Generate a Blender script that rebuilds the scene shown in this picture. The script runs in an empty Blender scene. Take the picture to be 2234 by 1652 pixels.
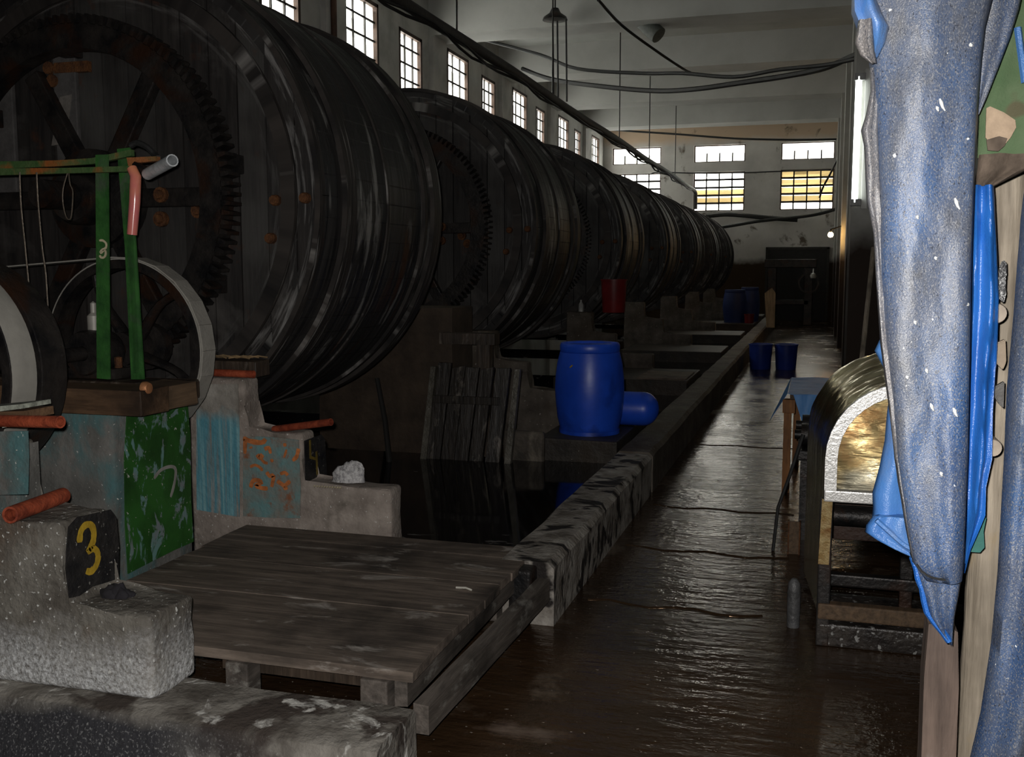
import bpy, bmesh, math, random
from mathutils import Vector, Matrix, noise as mnoise
random.seed(7)
S = bpy.context.scene
COL = S.collection
PI = math.pi
sin, cos = math.sin, math.cos

# ------------------------------------------------------------------ camera model
W, H, F = 2234, 1652, 2200.0
VPX, VPY, CAMH = 1782.0, 588.0, 1.65
yv = Vector((VPX - W/2, VPY - H/2, F)).normalized()
uv = Vector((0, -yv.z, yv.y)).normalized()
if uv.y > 0: uv = -uv
xv = yv.cross(uv)
if xv.x < 0: xv = -xv
def ray(px, py):
    d = Vector((px - W/2, py - H/2, F))
    return Vector((xv.dot(d), yv.dot(d), uv.dot(d)))
CP = Vector((0, 0, CAMH))
def onY(px, py, Y): d = ray(px, py); return CP + d*(Y/d.y)
def onX(px, py, X): d = ray(px, py); return CP + d*(X/d.x)
def onZ(px, py, Z): d = ray(px, py); return CP + d*((Z - CAMH)/d.z)

cam = bpy.data.cameras.new('camera'); co = bpy.data.objects.new('camera', cam); COL.objects.link(co)
cam.sensor_width = 36; cam.lens = F/W*36; cam.clip_start = 0.05; cam.clip_end = 300
rt = Vector((xv.x, yv.x, uv.x)); dn = Vector((xv.y, yv.y, uv.y)); fw = Vector((xv.z, yv.z, uv.z))
M = Matrix.Identity(4)
for i in range(3):
    M[i][0] = rt[i]; M[i][1] = -dn[i]; M[i][2] = -fw[i]; M[i][3] = CP[i]
co.matrix_world = M
S.camera = co

# ------------------------------------------------------------------ materials
class N:
    def __init__(s, name):
        s.m = bpy.data.materials.new(name); s.m.use_nodes = True
        s.t = s.m.node_tree; s.t.nodes.clear()
        s.out = s.n('ShaderNodeOutputMaterial')
        s.p = s.n('ShaderNodeBsdfPrincipled'); s.l(s.p.outputs[0], s.out.inputs[0])
        s.tc = s.n('ShaderNodeTexCoord')
        s.oc = s.tc.outputs['Object']
    def n(s, t): return s.t.nodes.new(t)
    def l(s, a, b): s.t.links.new(a, b)
    def put(s, v, inp):
        if isinstance(v, bpy.types.NodeSocket): s.l(v, inp)
        elif isinstance(v, (tuple, list)) and len(v) == 3 and inp.type == 'RGBA': inp.default_value = (*v, 1)
        else: inp.default_value = v
    def map(s, v, sc=(1, 1, 1), lo=(0, 0, 0), rot=(0, 0, 0)):
        m = s.n('ShaderNodeMapping'); s.l(v, m.inputs[0]); m.inputs['Scale'].default_value = sc
        m.inputs['Location'].default_value = lo; m.inputs['Rotation'].default_value = rot; return m.outputs[0]
    def noise(s, sc, det=4, v=None, rough=.55, dist=0.0):
        m = s.n('ShaderNodeTexNoise'); s.l(v or s.oc, m.inputs['Vector']); m.inputs['Scale'].default_value = sc
        m.inputs['Detail'].default_value = det; m.inputs['Roughness'].default_value = rough
        m.inputs['Distortion'].default_value = dist; return m.outputs[0]
    def white(s, v):
        m = s.n('ShaderNodeTexWhiteNoise'); s.l(v, m.inputs['Vector']); return m.outputs[0]
    def ramp(s, f, a, b):
        m = s.n('ShaderNodeMapRange'); s.put(f, m.inputs[0]); m.inputs[1].default_value = a; m.inputs[2].default_value = b
        return m.outputs[0]
    def mix(s, f, a, b):
        m = s.n('ShaderNodeMix'); m.data_type = 'RGBA'; s.put(f, m.inputs[0]); s.put(a, m.inputs[6]); s.put(b, m.inputs[7]); return m.outputs[2]
    def math(s, op, a, b=0.0):
        m = s.n('ShaderNodeMath'); m.operation = op; s.put(a, m.inputs[0]); s.put(b, m.inputs[1]); return m.outputs[0]
    def sep(s, v):
        m = s.n('ShaderNodeSeparateXYZ'); s.l(v, m.inputs[0]); return m.outputs
    def comb(s, x, y, z):
        m = s.n('ShaderNodeCombineXYZ'); s.put(x, m.inputs[0]); s.put(y, m.inputs[1]); s.put(z, m.inputs[2]); return m.outputs[0]
    def bump(s, h, st, d=.02):
        m = s.n('ShaderNodeBump'); s.l(h, m.inputs['Height']); m.inputs['Strength'].default_value = st
        m.inputs['Distance'].default_value = d; s.l(m.outputs[0], s.p.inputs['Normal'])
    def fin(s, col, rough=.8, metal=0.0, spec=.5):
        s.put(col, s.p.inputs['Base Color']); s.put(rough, s.p.inputs['Roughness'])
        s.put(metal, s.p.inputs['Metallic']); s.put(spec, s.p.inputs['Specular IOR Level']); return s.m

def mottled(name, c1, c2, sc=6, rough=.85, specks=None, spk=(.66, .72), spk_sc=70, stretch=(1, 1, 1), bump=.4, metal=0, spec=.4, c3=None, r2=None):
    k = N(name); v = k.map(k.oc, stretch)
    a = k.noise(sc, 6, v, .6)
    col = k.mix(k.ramp(a, .35, .66), c1, c2)
    if c3: col = k.mix(k.ramp(k.noise(sc*.45, 5, v, .6, .4), .52, .66), col, c3)
    if specks: col = k.mix(k.ramp(k.noise(spk_sc, 2, k.oc), *spk), col, specks)
    k.bump(k.noise(sc*5, 4, v), bump)
    r = rough if r2 is None else k.mix(k.ramp(a, .4, .65), (rough,)*3, (r2,)*3)
    return k.fin(col, r, metal, spec)

conc = mottled('concrete_grimy', (.055, .05, .045), (.16, .15, .135), 5, .9, (.42, .41, .39), (.64, .72), 55, c3=(.06, .045, .035))
conc_dark = mottled('concrete_wet_dark', (.012, .0095, .0075), (.042, .034, .027), 4, .6, (.16, .15, .13), (.69, .75), 40, c3=(.03, .02, .012))
conc_mid = mottled('concrete_brown_grey', (.045, .035, .027), (.13, .11, .09), 4, .75, (.26, .24, .21), (.66, .73), 40, c3=(.05, .035, .022))
def m_conc_salt():
    k = N('concrete_salt_stained'); a = k.noise(4.5, 7, None, .62)
    col = k.mix(k.ramp(a, .35, .65), (.075, .066, .056), (.19, .178, .155))
    col = k.mix(k.ramp(k.noise(3, 5, None, .6, .3), .55, .68), col, (.10, .07, .05))
    z = k.sep(k.oc)[2]
    zz = k.math('ADD', z, k.math('MULTIPLY', k.math('SUBTRACT', k.noise(5, 6), .5), .32))
    band = k.ramp(zz, .25, .04)
    col = k.mix(k.math('MULTIPLY', band, k.ramp(k.noise(75, 7, None, .75), .34, .62)), col, (.60, .61, .62))
    col = k.mix(k.ramp(k.noise(60, 2), .64, .70), col, (.5, .5, .48))
    k.bump(k.noise(30, 5), .6); return k.fin(col, .92, 0, .2)
conc_salt = m_conc_salt()
def m_conc_spots():
    k = N('concrete_wet_spotted'); v = k.map(k.oc, (1, 1.6, 1))
    col = k.mix(k.ramp(k.noise(9, 6), .35, .65), (.15, .13, .11), (.38, .355, .32))
    col = k.mix(k.ramp(k.noise(5.2, 4, v, .5, .5), .53, .60), col, (.014, .011, .010))
    k.bump(k.noise(40, 4), .5); return k.fin(col, .75, 0, .3)
conc_spots = m_conc_spots()
def m_block_top():
    k = N('concrete_low_wall'); a = k.noise(6, 6)
    col = k.mix(k.ramp(a, .35, .65), (.08, .07, .06), (.24, .225, .20))
    col = k.mix(k.ramp(k.noise(3.6, 5, None, .55, .4), .50, .57), col, (.05, .04, .034))
    col = k.mix(k.ramp(k.noise(7.5, 6, None, .6, .6), .58, .66), col, (.5, .49, .46))
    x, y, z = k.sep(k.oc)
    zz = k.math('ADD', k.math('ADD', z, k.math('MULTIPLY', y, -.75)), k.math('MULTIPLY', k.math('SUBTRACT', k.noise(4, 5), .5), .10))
    shaded = k.math('MULTIPLY', k.ramp(zz, .40, .30), 1.0)
    shaded = k.math('MULTIPLY', k.ramp(y, -.115, -.135), k.ramp(x, 2.55, 2.05))  # shadow low on the left front, painted into the colour with pale specks
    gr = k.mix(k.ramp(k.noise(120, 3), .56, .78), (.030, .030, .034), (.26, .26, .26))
    col = k.mix(shaded, col, gr)
    k.bump(k.noise(26, 5), .7); return k.fin(col, .9, 0, .2)
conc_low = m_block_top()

def m_floor():
    k = N('floor_wet_brown'); a = k.noise(1.1, 7, None, .62)
    col = k.mix(k.ramp(a, .35, .68), (.016, .009, .005), (.052, .029, .015))
    col = k.mix(k.ramp(k.noise(2.3, 6, None, .6, .4), .60, .70), col, (.10, .075, .055))
    col = k.mix(k.ramp(k.noise(45, 2), .71, .75), col, (.25, .22, .19))
    px, py, pz = k.sep(k.oc)
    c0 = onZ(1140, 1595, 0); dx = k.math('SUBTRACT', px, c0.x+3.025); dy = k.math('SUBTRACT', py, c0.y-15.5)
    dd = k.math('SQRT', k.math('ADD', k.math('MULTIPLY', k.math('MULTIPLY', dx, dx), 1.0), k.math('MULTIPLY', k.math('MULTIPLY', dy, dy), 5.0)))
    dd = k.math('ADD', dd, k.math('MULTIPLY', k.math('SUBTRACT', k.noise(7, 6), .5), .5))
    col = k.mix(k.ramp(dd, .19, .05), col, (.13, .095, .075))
    v = k.map(k.oc, (.9, 3.2, 1))
    h = k.math('ADD', k.noise(4, 4, v, .55), k.math('MULTIPLY', k.noise(26, 3), .35))
    k.bump(h, .5, .019)
    rg = k.ramp(k.noise(1.7, 4), .35, .65)
    k.p.inputs['Specular Tint'].default_value = (1.0, .66, .40, 1)
    return k.fin(col, k.mix(rg, (.08,)*3, (.30,)*3), 0, .4)
floor_m = m_floor()
def m_water():
    k = N('tanning_liquor'); y = k.sep(k.oc)[1]
    v = k.map(k.oc, (1, 2.6, 1))
    sc = k.math('ADD', k.noise(4, 6, v, .6, .4), k.math('MULTIPLY', k.ramp(y, -.5, -1.3), .22))
    f = k.ramp(sc, .70, .78)
    col = k.mix(f, (.004, .004, .005), (.13, .12, .11))
    k.bump(k.noise(9, 3), .03, .004)
    return k.fin(col, k.mix(f, (.06,)*3, (.7,)*3), 0, .5)
water_m = m_water()

def m_wood(name, c1, c2, axis=0, sc=3, rough=.75, stretch=14, c3=None, bump=.5, spec=.35):
    k = N(name); st = [stretch]*3; st[axis] = 1.2
    v = k.map(k.oc, tuple(st))
    a = k.noise(sc, 6, v, .65, .2)
    col = k.mix(k.ramp(a, .32, .68), c1, c2)
    col = k.mix(k.ramp(k.noise(2.3, 5), .50, .72), col, tuple(x*.35 for x in c1))
    if c3: col = k.mix(k.ramp(k.noise(3.1, 6, k.map(k.oc, tuple(2.2 if q > 5 else 1 for q in st)), .65, .5), .58, .68), col, c3)
    k.bump(a, bump, .01); return k.fin(col, rough, 0, spec)
wood_deck = m_wood('wood_deck_planks', (.066, .051, .041), (.195, .155, .125), 0, 2.2, .85, 9, (.34, .31, .28))
wood_dark = m_wood('wood_dark_wet', (.020, .014, .010), (.07, .05, .036), 2, 3, .5, 12, (.12, .10, .08))
wood_black = m_wood('wood_black_wet', (.008, .006, .005), (.030, .024, .019), 2, 3, .4, 12, (.16, .14, .12))
wood_warm = m_wood('wood_warm_timber', (.055, .030, .016), (.15, .085, .045), 0, 3, .7, 12)
wood_side = m_wood('wood_side_timber', (.055, .036, .022), (.15, .095, .055), 1, 3, .7, 12)
wood_pale = m_wood('wood_pale_weathered', (.14, .115, .085), (.34, .29, .225), 2, 2.5, .7, 16, (.26, .20, .12))
wood_redbrown = m_wood('wood_red_brown', (.060, .042, .034), (.16, .115, .092), 2, 2.5, .7, 14, (.24, .21, .19))
wood_rail = m_wood('wood_rail_grey', (.05, .042, .036), (.13, .11, .095), 1, 3, .7, 12, (.2, .19, .17))
wood_leg = m_wood('wood_table_leg', (.14, .055, .018), (.30, .13, .04), 2, 3, .6, 12)

def m_drum():
    k = N('drum_staves_black'); x, y, z = k.sep(k.oc)
    zc = k.math('SUBTRACT', z, 2.04)
    ang = k.math('ARCTAN2', zc, x)
    v = k.comb(k.math('MULTIPLY', y, 16.0), k.math('MULTIPLY', ang, 1.6), 0.0)
    a = k.noise(1.3, 6, v, .62, .2)
    col = k.mix(k.ramp(a, .35, .70), (.008, .008, .009), (.038, .035, .033))
    st = k.noise(1.0, 5, k.comb(k.math('MULTIPLY', y, 9.0), k.math('MULTIPLY', ang, 2.3), 3.7), .6, .3)
    col = k.mix(k.ramp(st, .56, .66), col, (.20, .195, .185))
    col = k.mix(k.ramp(k.noise(1.0, 4, k.comb(k.math('MULTIPLY', y, 7.0), k.math('MULTIPLY', ang, 1.2), 9.0)), .60, .70), col, (.05, .022, .010))
    sv = k.math('FRACT', k.math('MULTIPLY', ang, 11.46))
    k.bump(k.math('ADD', a, k.math('MULTIPLY', k.ramp(sv, .0, .08), .5)), .5, .012)
    return k.fin(col, k.mix(k.ramp(a, .4, .62), (.42,)*3, (.68,)*3), 0, .32)
drum_m = m_drum()
def m_hoop():
    k = N('drum_hoop_iron'); x, y, z = k.sep(k.oc)
    ang = k.math('ARCTAN2', k.math('SUBTRACT', z, 2.04), x)
    v = k.comb(k.math('MULTIPLY', y, 60.0), k.math('MULTIPLY', ang, 3.0), 1.0)
    a = k.noise(1.2, 5, v, .6)
    col = k.mix(k.ramp(a, .36, .7), (.012, .011, .011), (.055, .047, .042))
    col = k.mix(k.ramp(k.noise(1.0, 5, k.comb(k.math('MULTIPLY', y, 30.0), k.math('MULTIPLY', ang, 2.4), 5.0), .6, .3), .57, .66), col, (.21, .20, .19))
    k.bump(a, .4, .006); return k.fin(col, .6, .05, .25)
hoop_m = m_hoop()
def m_face():
    k = N('drum_end_boards'); x, y, z = k.sep(k.oc)
    pid = k.math('FLOOR', k.math('DIVIDE', x, .17))
    w = k.white(k.comb(pid, 1.0, 2.0))
    v = k.map(k.oc, (10, 10, .9)); a = k.noise(2, 6, v, .62)
    col = k.mix(k.ramp(a, .35, .68), (.010, .009, .009), (.030, .026, .024))
    col = k.mix(k.math('MULTIPLY', k.ramp(w, .5, 1.0), k.ramp(k.noise(1.4, 4), .42, .62)), col, (.055, .053, .050))
    col = k.mix(k.ramp(k.noise(1.9, 6, None, .62, .4), .56, .72), col, (.065, .060, .056))
    col = k.mix(k.ramp(k.noise(3.0, 5, k.map(k.oc, (1, 1, 1), (4, 3, 1)), .6), .60, .72), col, (.06, .022, .010))
    zc = k.math('SUBTRACT', z, 2.04); r = k.math('SQRT', k.math('ADD', k.math('MULTIPLY', x, x), k.math('MULTIPLY', zc, zc))); an = k.math('ARCTAN2', zc, x)
    sv = k.noise(1.0, 6, k.comb(k.math('MULTIPLY', r, 26.0), k.math('MULTIPLY', an, 2.6), 2.0), .62, .3)
    col = k.mix(k.math('MULTIPLY', k.ramp(r, 1.02, 1.2), k.ramp(sv, .50, .66)), col, (.17, .165, .16))
    k.bump(a, .4, .01); return k.fin(col, .6, 0, .4)
face_m = m_face()
iron_dark = mottled('iron_greasy_dark', (.008, .008, .009), (.035, .030, .027), 8, .42, c3=(.035, .016, .009), bump=.25, metal=.35)
iron_grey = mottled('iron_worn_rim', (.26, .25, .225), (.36, .345, .31), 6, .5, c3=(.22, .21, .19), bump=.06, metal=.15)
rust = mottled('rust_orange', (.045, .016, .006), (.13, .05, .014), 20, .8, bump=.5)
rust_red = mottled('rust_red', (.12, .03, .014), (.30, .085, .045), 16, .75, bump=.4, c3=(.10, .05, .04))
red_pipe_m = mottled('red_oxide_pipe', (.17, .030, .014), (.36, .075, .032), 14, .55, bump=.25, c3=(.12, .022, .012))
def m_green():
    k = N('green_paint_peeling'); v = k.map(k.oc, (1.4, 1.4, .8))
    col = k.mix(k.ramp(k.noise(6, 5), .35, .65), (.010, .048, .008), (.022, .105, .016))
    f = k.noise(7, 7, v, .66, .5)
    col = k.mix(k.ramp(f, .545, .58), col, k.mix(k.ramp(k.noise(14, 3), .4, .6), (.16, .19, .20), (.12, .23, .22)))
    z = k.sep(k.oc)[2]
    low = k.ramp(k.math('ADD', z, k.math('MULTIPLY', k.math('SUBTRACT', k.noise(9, 5), .5), .3)), .16, .05)
    col = k.mix(low, col, (.17, .14, .11))
    col = k.mix(k.ramp(k.noise(50, 2), .69, .74), col, (.4, .4, .38))
    k.bump(f, .3, .006); return k.fin(col, .5, 0, .45)
green_face = m_green()
green_iron = mottled('green_painted_iron', (.016, .060, .015), (.034, .125, .026), 9, .45, c3=(.055, .075, .05), bump=.2, spec=.5)
green_rust = mottled('green_paint_over_rust', (.035, .085, .025), (.08, .12, .045), 10, .5, c3=(.25, .08, .02), bump=.3)
def m_bluegrey():
    k = N('grey_blue_faded_paint'); v = k.map(k.oc, (1.6, 1.6, .8))
    col = k.mix(k.ramp(k.noise(4, 6, v), .35, .66), (.065, .065, .060), (.15, .145, .135))
    col = k.mix(k.ramp(k.noise(3.2, 6, v, .6, .4), .46, .62), col, (.06, .13, .135))
    col = k.mix(k.ramp(k.noise(60, 2), .68, .73), col, (.4, .4, .38))
    k.bump(k.noise(24, 4), .4); return k.fin(col, .8, 0, .3)
bluegrey = m_bluegrey()
def m_turq():
    k = N('turquoise_drip_paint'); v = k.map(k.oc, (24, 1, .9))
    col = k.mix(k.ramp(k.noise(6, 6), .35, .65), (.15, .135, .115), (.32, .30, .27))
    st = k.noise(1.1, 5, v, .55)
    z = k.sep(k.oc)[2]
    top = k.ramp(k.math('ADD', z, k.math('MULTIPLY', k.math('SUBTRACT', k.noise(4, 4), .5), .35)), .92, .82)
    col = k.mix(k.math('MULTIPLY', top, k.ramp(st, .36, .48)), col, k.mix(k.ramp(st, .5, .62), (.08, .24, .30), (.20, .37, .40)))
    col = k.mix(k.ramp(z, .16, .03), col, (.13, .115, .095))
    k.bump(k.noise(30, 5), .5); return k.fin(col, .8, 0, .3)
turq = m_turq()
def m_orange():
    k = N('faded_orange_turquoise_paint')
    col = k.mix(k.ramp(k.noise(8, 6), .38, .62), (.12, .235, .24), (.19, .17, .145))
    z = k.sep(k.oc)[2]
    col = k.mix(k.ramp(k.noise(9, 6, None, .62), .56, .66), col, (.22, .085, .04))
    low = k.ramp(k.math('ADD', z, k.math('MULTIPLY', k.math('SUBTRACT', k.noise(9, 5), .5), .2)), .22, .06)
    col = k.mix(low, col, (.15, .135, .11))
    k.bump(k.noise(30, 5), .5); return k.fin(col, .85, 0, .3)
orange_face = m_orange()
def flat(name, c, rough=.6, metal=0, var=.6, sc=14, spec=.5, bump=.15):
    return mottled(name, tuple(x*var for x in c), c, sc, rough, bump=bump, metal=metal, spec=spec)
black_paint = mottled('black_paint_worn', (.008, .008, .009), (.025, .023, .022), 12, .5, (.22, .21, .19), (.67, .73), 55)
yellow_paint = flat('yellow_paint', (.42, .27, .02), .6)
yellow_dim = flat('yellow_paint_dim', (.16, .11, .015), .6)
cream_paint = flat('cream_paint', (.52, .45, .30), .6)
orange_paint = flat('orange_paint', (.55, .17, .045), .75, 0, .5, 30)
grey_scar = flat('bare_scratch', (.26, .25, .23), .8)
blue_plastic = mottled('blue_barrel_plastic', (.010, .055, .42), (.016, .085, .62), 3, .38, bump=.05, spec=.5, c3=(.006, .016, .12))
blue_plastic_dark = mottled('blue_tub_plastic', (.012, .03, .20), (.02, .05, .33), 3, .45, bump=.05)
blue_far = mottled('blue_grimy_plastic', (.006, .014, .07), (.010, .026, .13), 3, .6, bump=.05)
red_plastic = mottled('red_bucket_plastic', (.12, .007, .009), (.22, .012, .014), 3, .45, bump=.05)
def m_tarp(name, c1, c2, dust, amt=(.42, .66), spk=True, rough=.45):
    k = N(name); v = k.map(k.oc, (1, 1, .45))
    col = k.mix(k.ramp(k.noise(9, 5, v), .35, .65), c1, c2)
    f = k.noise(7, 7, v, .7)
    col = k.mix(k.ramp(f, *amt), col, dust)
    if spk:
        col = k.mix(k.ramp(k.noise(420, 2, k.map(k.oc, (1, 1, .7))), .53, .66), col, tuple(min(1, x*1.6+.04) for x in dust))
        col = k.mix(k.ramp(k.noise(330, 2, k.map(k.oc, (1, 1, .6), (3, 3, 3))), .60, .70), col, (.025, .03, .045))
        col = k.mix(k.ramp(k.noise(75, 2), .73, .76), col, (.72, .72, .70))
    k.bump(k.math('ADD', k.noise(30, 5, v), k.math('MULTIPLY', k.noise(420, 2), .3)), .45, .006)
    return k.fin(col, rough, 0, .5)
tarp_dusty = m_tarp('tarp_blue_dusty', (.024, .060, .155), (.042, .095, .215), (.082, .085, .095), (.36, .66))
tarp_grime = m_tarp('tarp_grime_edge', (.075, .082, .105), (.10, .105, .12), (.12, .11, .105))
tarp_bright = m_tarp('tarp_blue_clean', (.012, .085, .33), (.02, .13, .44), (.04, .11, .28), (.6, .8), False, .32)
tarp_mid = m_tarp('tarp_blue_mid', (.04, .13, .36), (.07, .19, .45), (.14, .18, .27), (.5, .75), False, .35)
tarp_table = m_tarp('tarp_blue_table', (.05, .19, .48), (.08, .26, .58), (.10, .24, .48), (.55, .75), False, .5)
def m_camo():
    k = N('green_cloth_stained')
    col = k.mix(k.ramp(k.noise(9, 5), .35, .65), (.062, .105, .050), (.105, .145, .080))
    col = k.mix(k.ramp(k.noise(5, 3, k.map(k.oc, (1, 1, 1), (2, 1, 5))), .60, .62), col, (.09, .085, .05))
    k.bump(k.noise(300, 2), .4, .003); return k.fin(col, .9, 0, .2)
camo = m_camo()
tan_cloth = flat('tan_cloth_patch', (.40, .30, .21), .9, 0, .7, 30, .2)
brown_cloth = flat('brown_cloth', (.17, .13, .10), .9, 0, .4, 12, .2)
plastic_black = flat('black_plastic_film', (.02, .02, .022), .3)
green_rag_m = flat('green_rag', (.03, .14, .12), .8)
dark_rag = flat('dark_rag', (.012, .010, .014), .9, 0, .5)
def m_foam():
    k = N('grey_white_fibre'); col = k.mix(k.ramp(k.noise(60, 3), .35, .6), (.28, .27, .28), (.55, .54, .54))
    k.bump(k.noise(90, 3), .8, .01); return k.fin(col, .95, 0, .1)
foam = m_foam()
def m_brass():
    k = N('brass_sheet_worn')
    v = k.map(k.oc, (2, 2, 10))
    w = k.noise(3, 4, v, .5, .4)
    col = k.mix(k.ramp(k.noise(7, 6, None, .65), .45, .66), (.55, .42, .20), (.42, .22, .08))
    col = k.mix(k.ramp(k.noise(3, 4), .5, .62), col, (.50, .46, .34))
    k.bump(w, .35, .02); return k.fin(col, k.mix(k.ramp(k.noise(14, 4), .4, .65), (.28,)*3, (.46,)*3), .85)
brass = m_brass()
def m_hoodtop():
    k = N('hood_top_wavy_metal')
    v = k.map(k.oc, (1.6, 9, 1.6)); w = k.noise(3.2, 3, v, .5, .6)
    col = k.mix(k.ramp(k.noise(5, 5), .4, .6), (.95, .86, .55), (.70, .57, .32))
    k.bump(w, .3, .02); return k.fin(col, .20, 1.0)
hood_top = m_hoodtop()
steel_bright = flat('steel_bright_edge', (.85, .84, .82), .32, .45, .85, 20)
gold_rust = mottled('gold_rusty_strip', (.32, .20, .07), (.52, .40, .20), 26, .5, c3=(.22, .09, .025), bump=.5, metal=.4)
plaster = mottled('plaster_grey_white', (.42, .415, .40), (.56, .555, .53), 1.2, .95, bump=.15, c3=(.27, .26, .24), spec=.15)
ceil_m = mottled('ceiling_grey', (.42, .43, .41), (.52, .53, .51), .8, .95, bump=.1, spec=.1)
beam_m = mottled('beam_grey', (.42, .42, .40), (.52, .52, .50), .8, .95, bump=.1, spec=.1)
def m_column():
    k = N('column_plaster_grimy_foot'); z = k.sep(k.oc)[2]
    zz = k.math('ADD', z, k.math('MULTIPLY', k.math('SUBTRACT', k.noise(1.6, 5), .5), .7))
    col = k.mix(k.ramp(k.noise(1.2, 5), .35, .65), (.26, .26, .24), (.38, .375, .35))
    col = k.mix(k.ramp(zz, 2.15, 1.75), col, (.028, .020, .016))
    return k.fin(col, .9, 0, .2)
column_m = m_column()
def m_backwall():
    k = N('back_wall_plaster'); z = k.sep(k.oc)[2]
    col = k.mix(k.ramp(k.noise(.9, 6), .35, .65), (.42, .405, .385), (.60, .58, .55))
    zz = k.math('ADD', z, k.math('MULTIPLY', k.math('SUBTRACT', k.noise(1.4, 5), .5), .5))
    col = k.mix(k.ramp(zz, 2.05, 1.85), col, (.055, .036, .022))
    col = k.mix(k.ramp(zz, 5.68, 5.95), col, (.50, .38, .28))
    col = k.mix(k.ramp(k.noise(2.2, 6, None, .6, .4), .60, .70), col, (.14, .115, .09))
    return k.fin(col, .95, 0, .1)
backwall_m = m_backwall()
win_bar = flat('window_bar_dark', (.03, .026, .022), .7)
win_wood = flat('window_frame_brown', (.055, .026, .014), .7)
def m_slat():
    k = N('louvre_slat_cream'); t = k.n('ShaderNodeBsdfTranslucent'); t.inputs[0].default_value = (.62, .53, .36, 1)
    mx = k.n('ShaderNodeMixShader'); mx.inputs[0].default_value = .55
    k.fin((.40, .33, .22), .8); k.l(k.p.outputs[0], mx.inputs[1]); k.l(t.outputs[0], mx.inputs[2]); k.l(mx.outputs[0], k.out.inputs[0]); return k.m
slat_m = m_slat()
def m_pane():
    k = N('dusty_window_glass'); tr = k.n('ShaderNodeBsdfTransparent'); tr.inputs[0].default_value = (.95, .96, .95, 1)
    d = k.n('ShaderNodeBsdfTranslucent'); d.inputs[0].default_value = (.5, .5, .47, 1)
    mx = k.n('ShaderNodeMixShader')
    x, y, z = k.sep(k.oc)
    w = k.white(k.comb(k.math('FLOOR', k.math('DIVIDE', k.math('ADD', x, y), .40)), k.math('FLOOR', k.math('DIVIDE', z, .28)), 4.0))
    k.put(k.ramp(w, -.1, 1.0), mx.inputs[0])
    k.l(tr.outputs[0], mx.inputs[1]); k.l(d.outputs[0], mx.inputs[2]); k.l(mx.outputs[0], k.out.inputs[0]); return k.m
pane_m = m_pane()
def m_emit(name, c, s):
    k = N(name); k.fin((.8, .8, .8)); k.p.inputs['Emission Color'].default_value = (*c, 1); k.p.inputs['Emission Strength'].default_value = s; return k.m
tube_glow = m_emit('fluorescent_tube_lit', (.93, 1.0, .94), 7)
bulb_glow = m_emit('bulb_lit', (1.0, .58, .20), 160)
cable_m = flat('black_cable', (.012, .012, .012), .7)
wire_m = flat('bare_wire', (.16, .13, .10), .45, .5)
pipe_grime = flat('overhead_pipe_grimy', (.035, .03, .026), .7)
white_pipe = flat('white_plastic_pipe', (.55, .58, .60), .35)
def m_pink():
    k = N('pink_plastic_sleeve'); col = k.mix(k.ramp(k.noise(6, 4), .35, .65), (.50, .12, .15), (.60, .22, .12)); return k.fin(col, .22, 0, .6)
pink_pipe = m_pink()
orange_iron = mottled('orange_primer_iron', (.16, .055, .018), (.30, .11, .035), 12, .6, c3=(.07, .08, .03), bump=.3)
door_m = flat('door_dark', (.012, .010, .009), .7)
hide_m = mottled('dark_wet_hide', (.008, .007, .006), (.03, .024, .018), 5, .55, bump=.4)

# ------------------------------------------------------------------ geometry helpers
def nb(): return bmesh.new()
def box(bm, lo, hi, bev=0.0, rot=None, jit=0.0, seg=2):
    c = [(lo[i]+hi[i])/2 for i in range(3)]; s = [hi[i]-lo[i] for i in range(3)]
    t = bmesh.new(); bmesh.ops.create_cube(t, size=1)
    for v in t.verts: v.co = Vector((v.co.x*s[0], v.co.y*s[1], v.co.z*s[2]))
    if bev: bmesh.ops.bevel(t, geom=t.edges[:], offset=bev, segments=seg, affect='EDGES', profile=.6)
    for v in t.verts:
        if rot is not None: v.co = rot @ v.co
        v.co += Vector(c)
        if jit: v.co += Vector((random.uniform(-jit, jit), random.uniform(-jit, jit), random.uniform(-jit, jit)))
    join(bm, t)
def join(bm, t):
    me = bpy.data.meshes.new('tmp'); t.to_mesh(me); t.free(); bm.from_mesh(me); bpy.data.meshes.remove(me)
def frames(pts):
    T = []
    for i in range(len(pts)):
        a = pts[max(0, i-1)]; b = pts[min(len(pts)-1, i+1)]; T.append((b-a).normalized())
    n = Vector((0, 0, 1)) if abs(T[0].z) < .9 else Vector((1, 0, 0))
    out = []
    for t in T:
        n = (n - t*n.dot(t)); n = n.normalized() if n.length > 1e-6 else t.orthogonal().normalized()
        out.append((t, n, t.cross(n)))
    return out
def tube(bm, pts, r, seg=8, hollow=0.0, ell=1.0):
    pts = [Vector(p) for p in pts]; rs = r if isinstance(r, (list, tuple)) else [r]*len(pts)
    fr = frames(pts); rings = []
    for p, (t, n, b), q in zip(pts, fr, rs):
        rings.append([bm.verts.new(p + (n*cos(2*PI*k/seg)*ell + b*sin(2*PI*k/seg))*q) for k in range(seg)])
    if hollow:
        for p, (t, n, b), q in list(zip(pts, fr, rs))[::-1]:
            rings.append([bm.verts.new(p + (n*cos(2*PI*k/seg) + b*sin(2*PI*k/seg))*(q*hollow)) for k in range(seg)])
        rings.append(rings[0])
    for i in range(len(rings)-1):
        for k in range(seg):
            bm.faces.new((rings[i][k], rings[i][(k+1) % seg], rings[i+1][(k+1) % seg], rings[i+1][k]))
    if not hollow:
        bm.faces.new(rings[0][::-1]); bm.faces.new(rings[-1])
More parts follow.
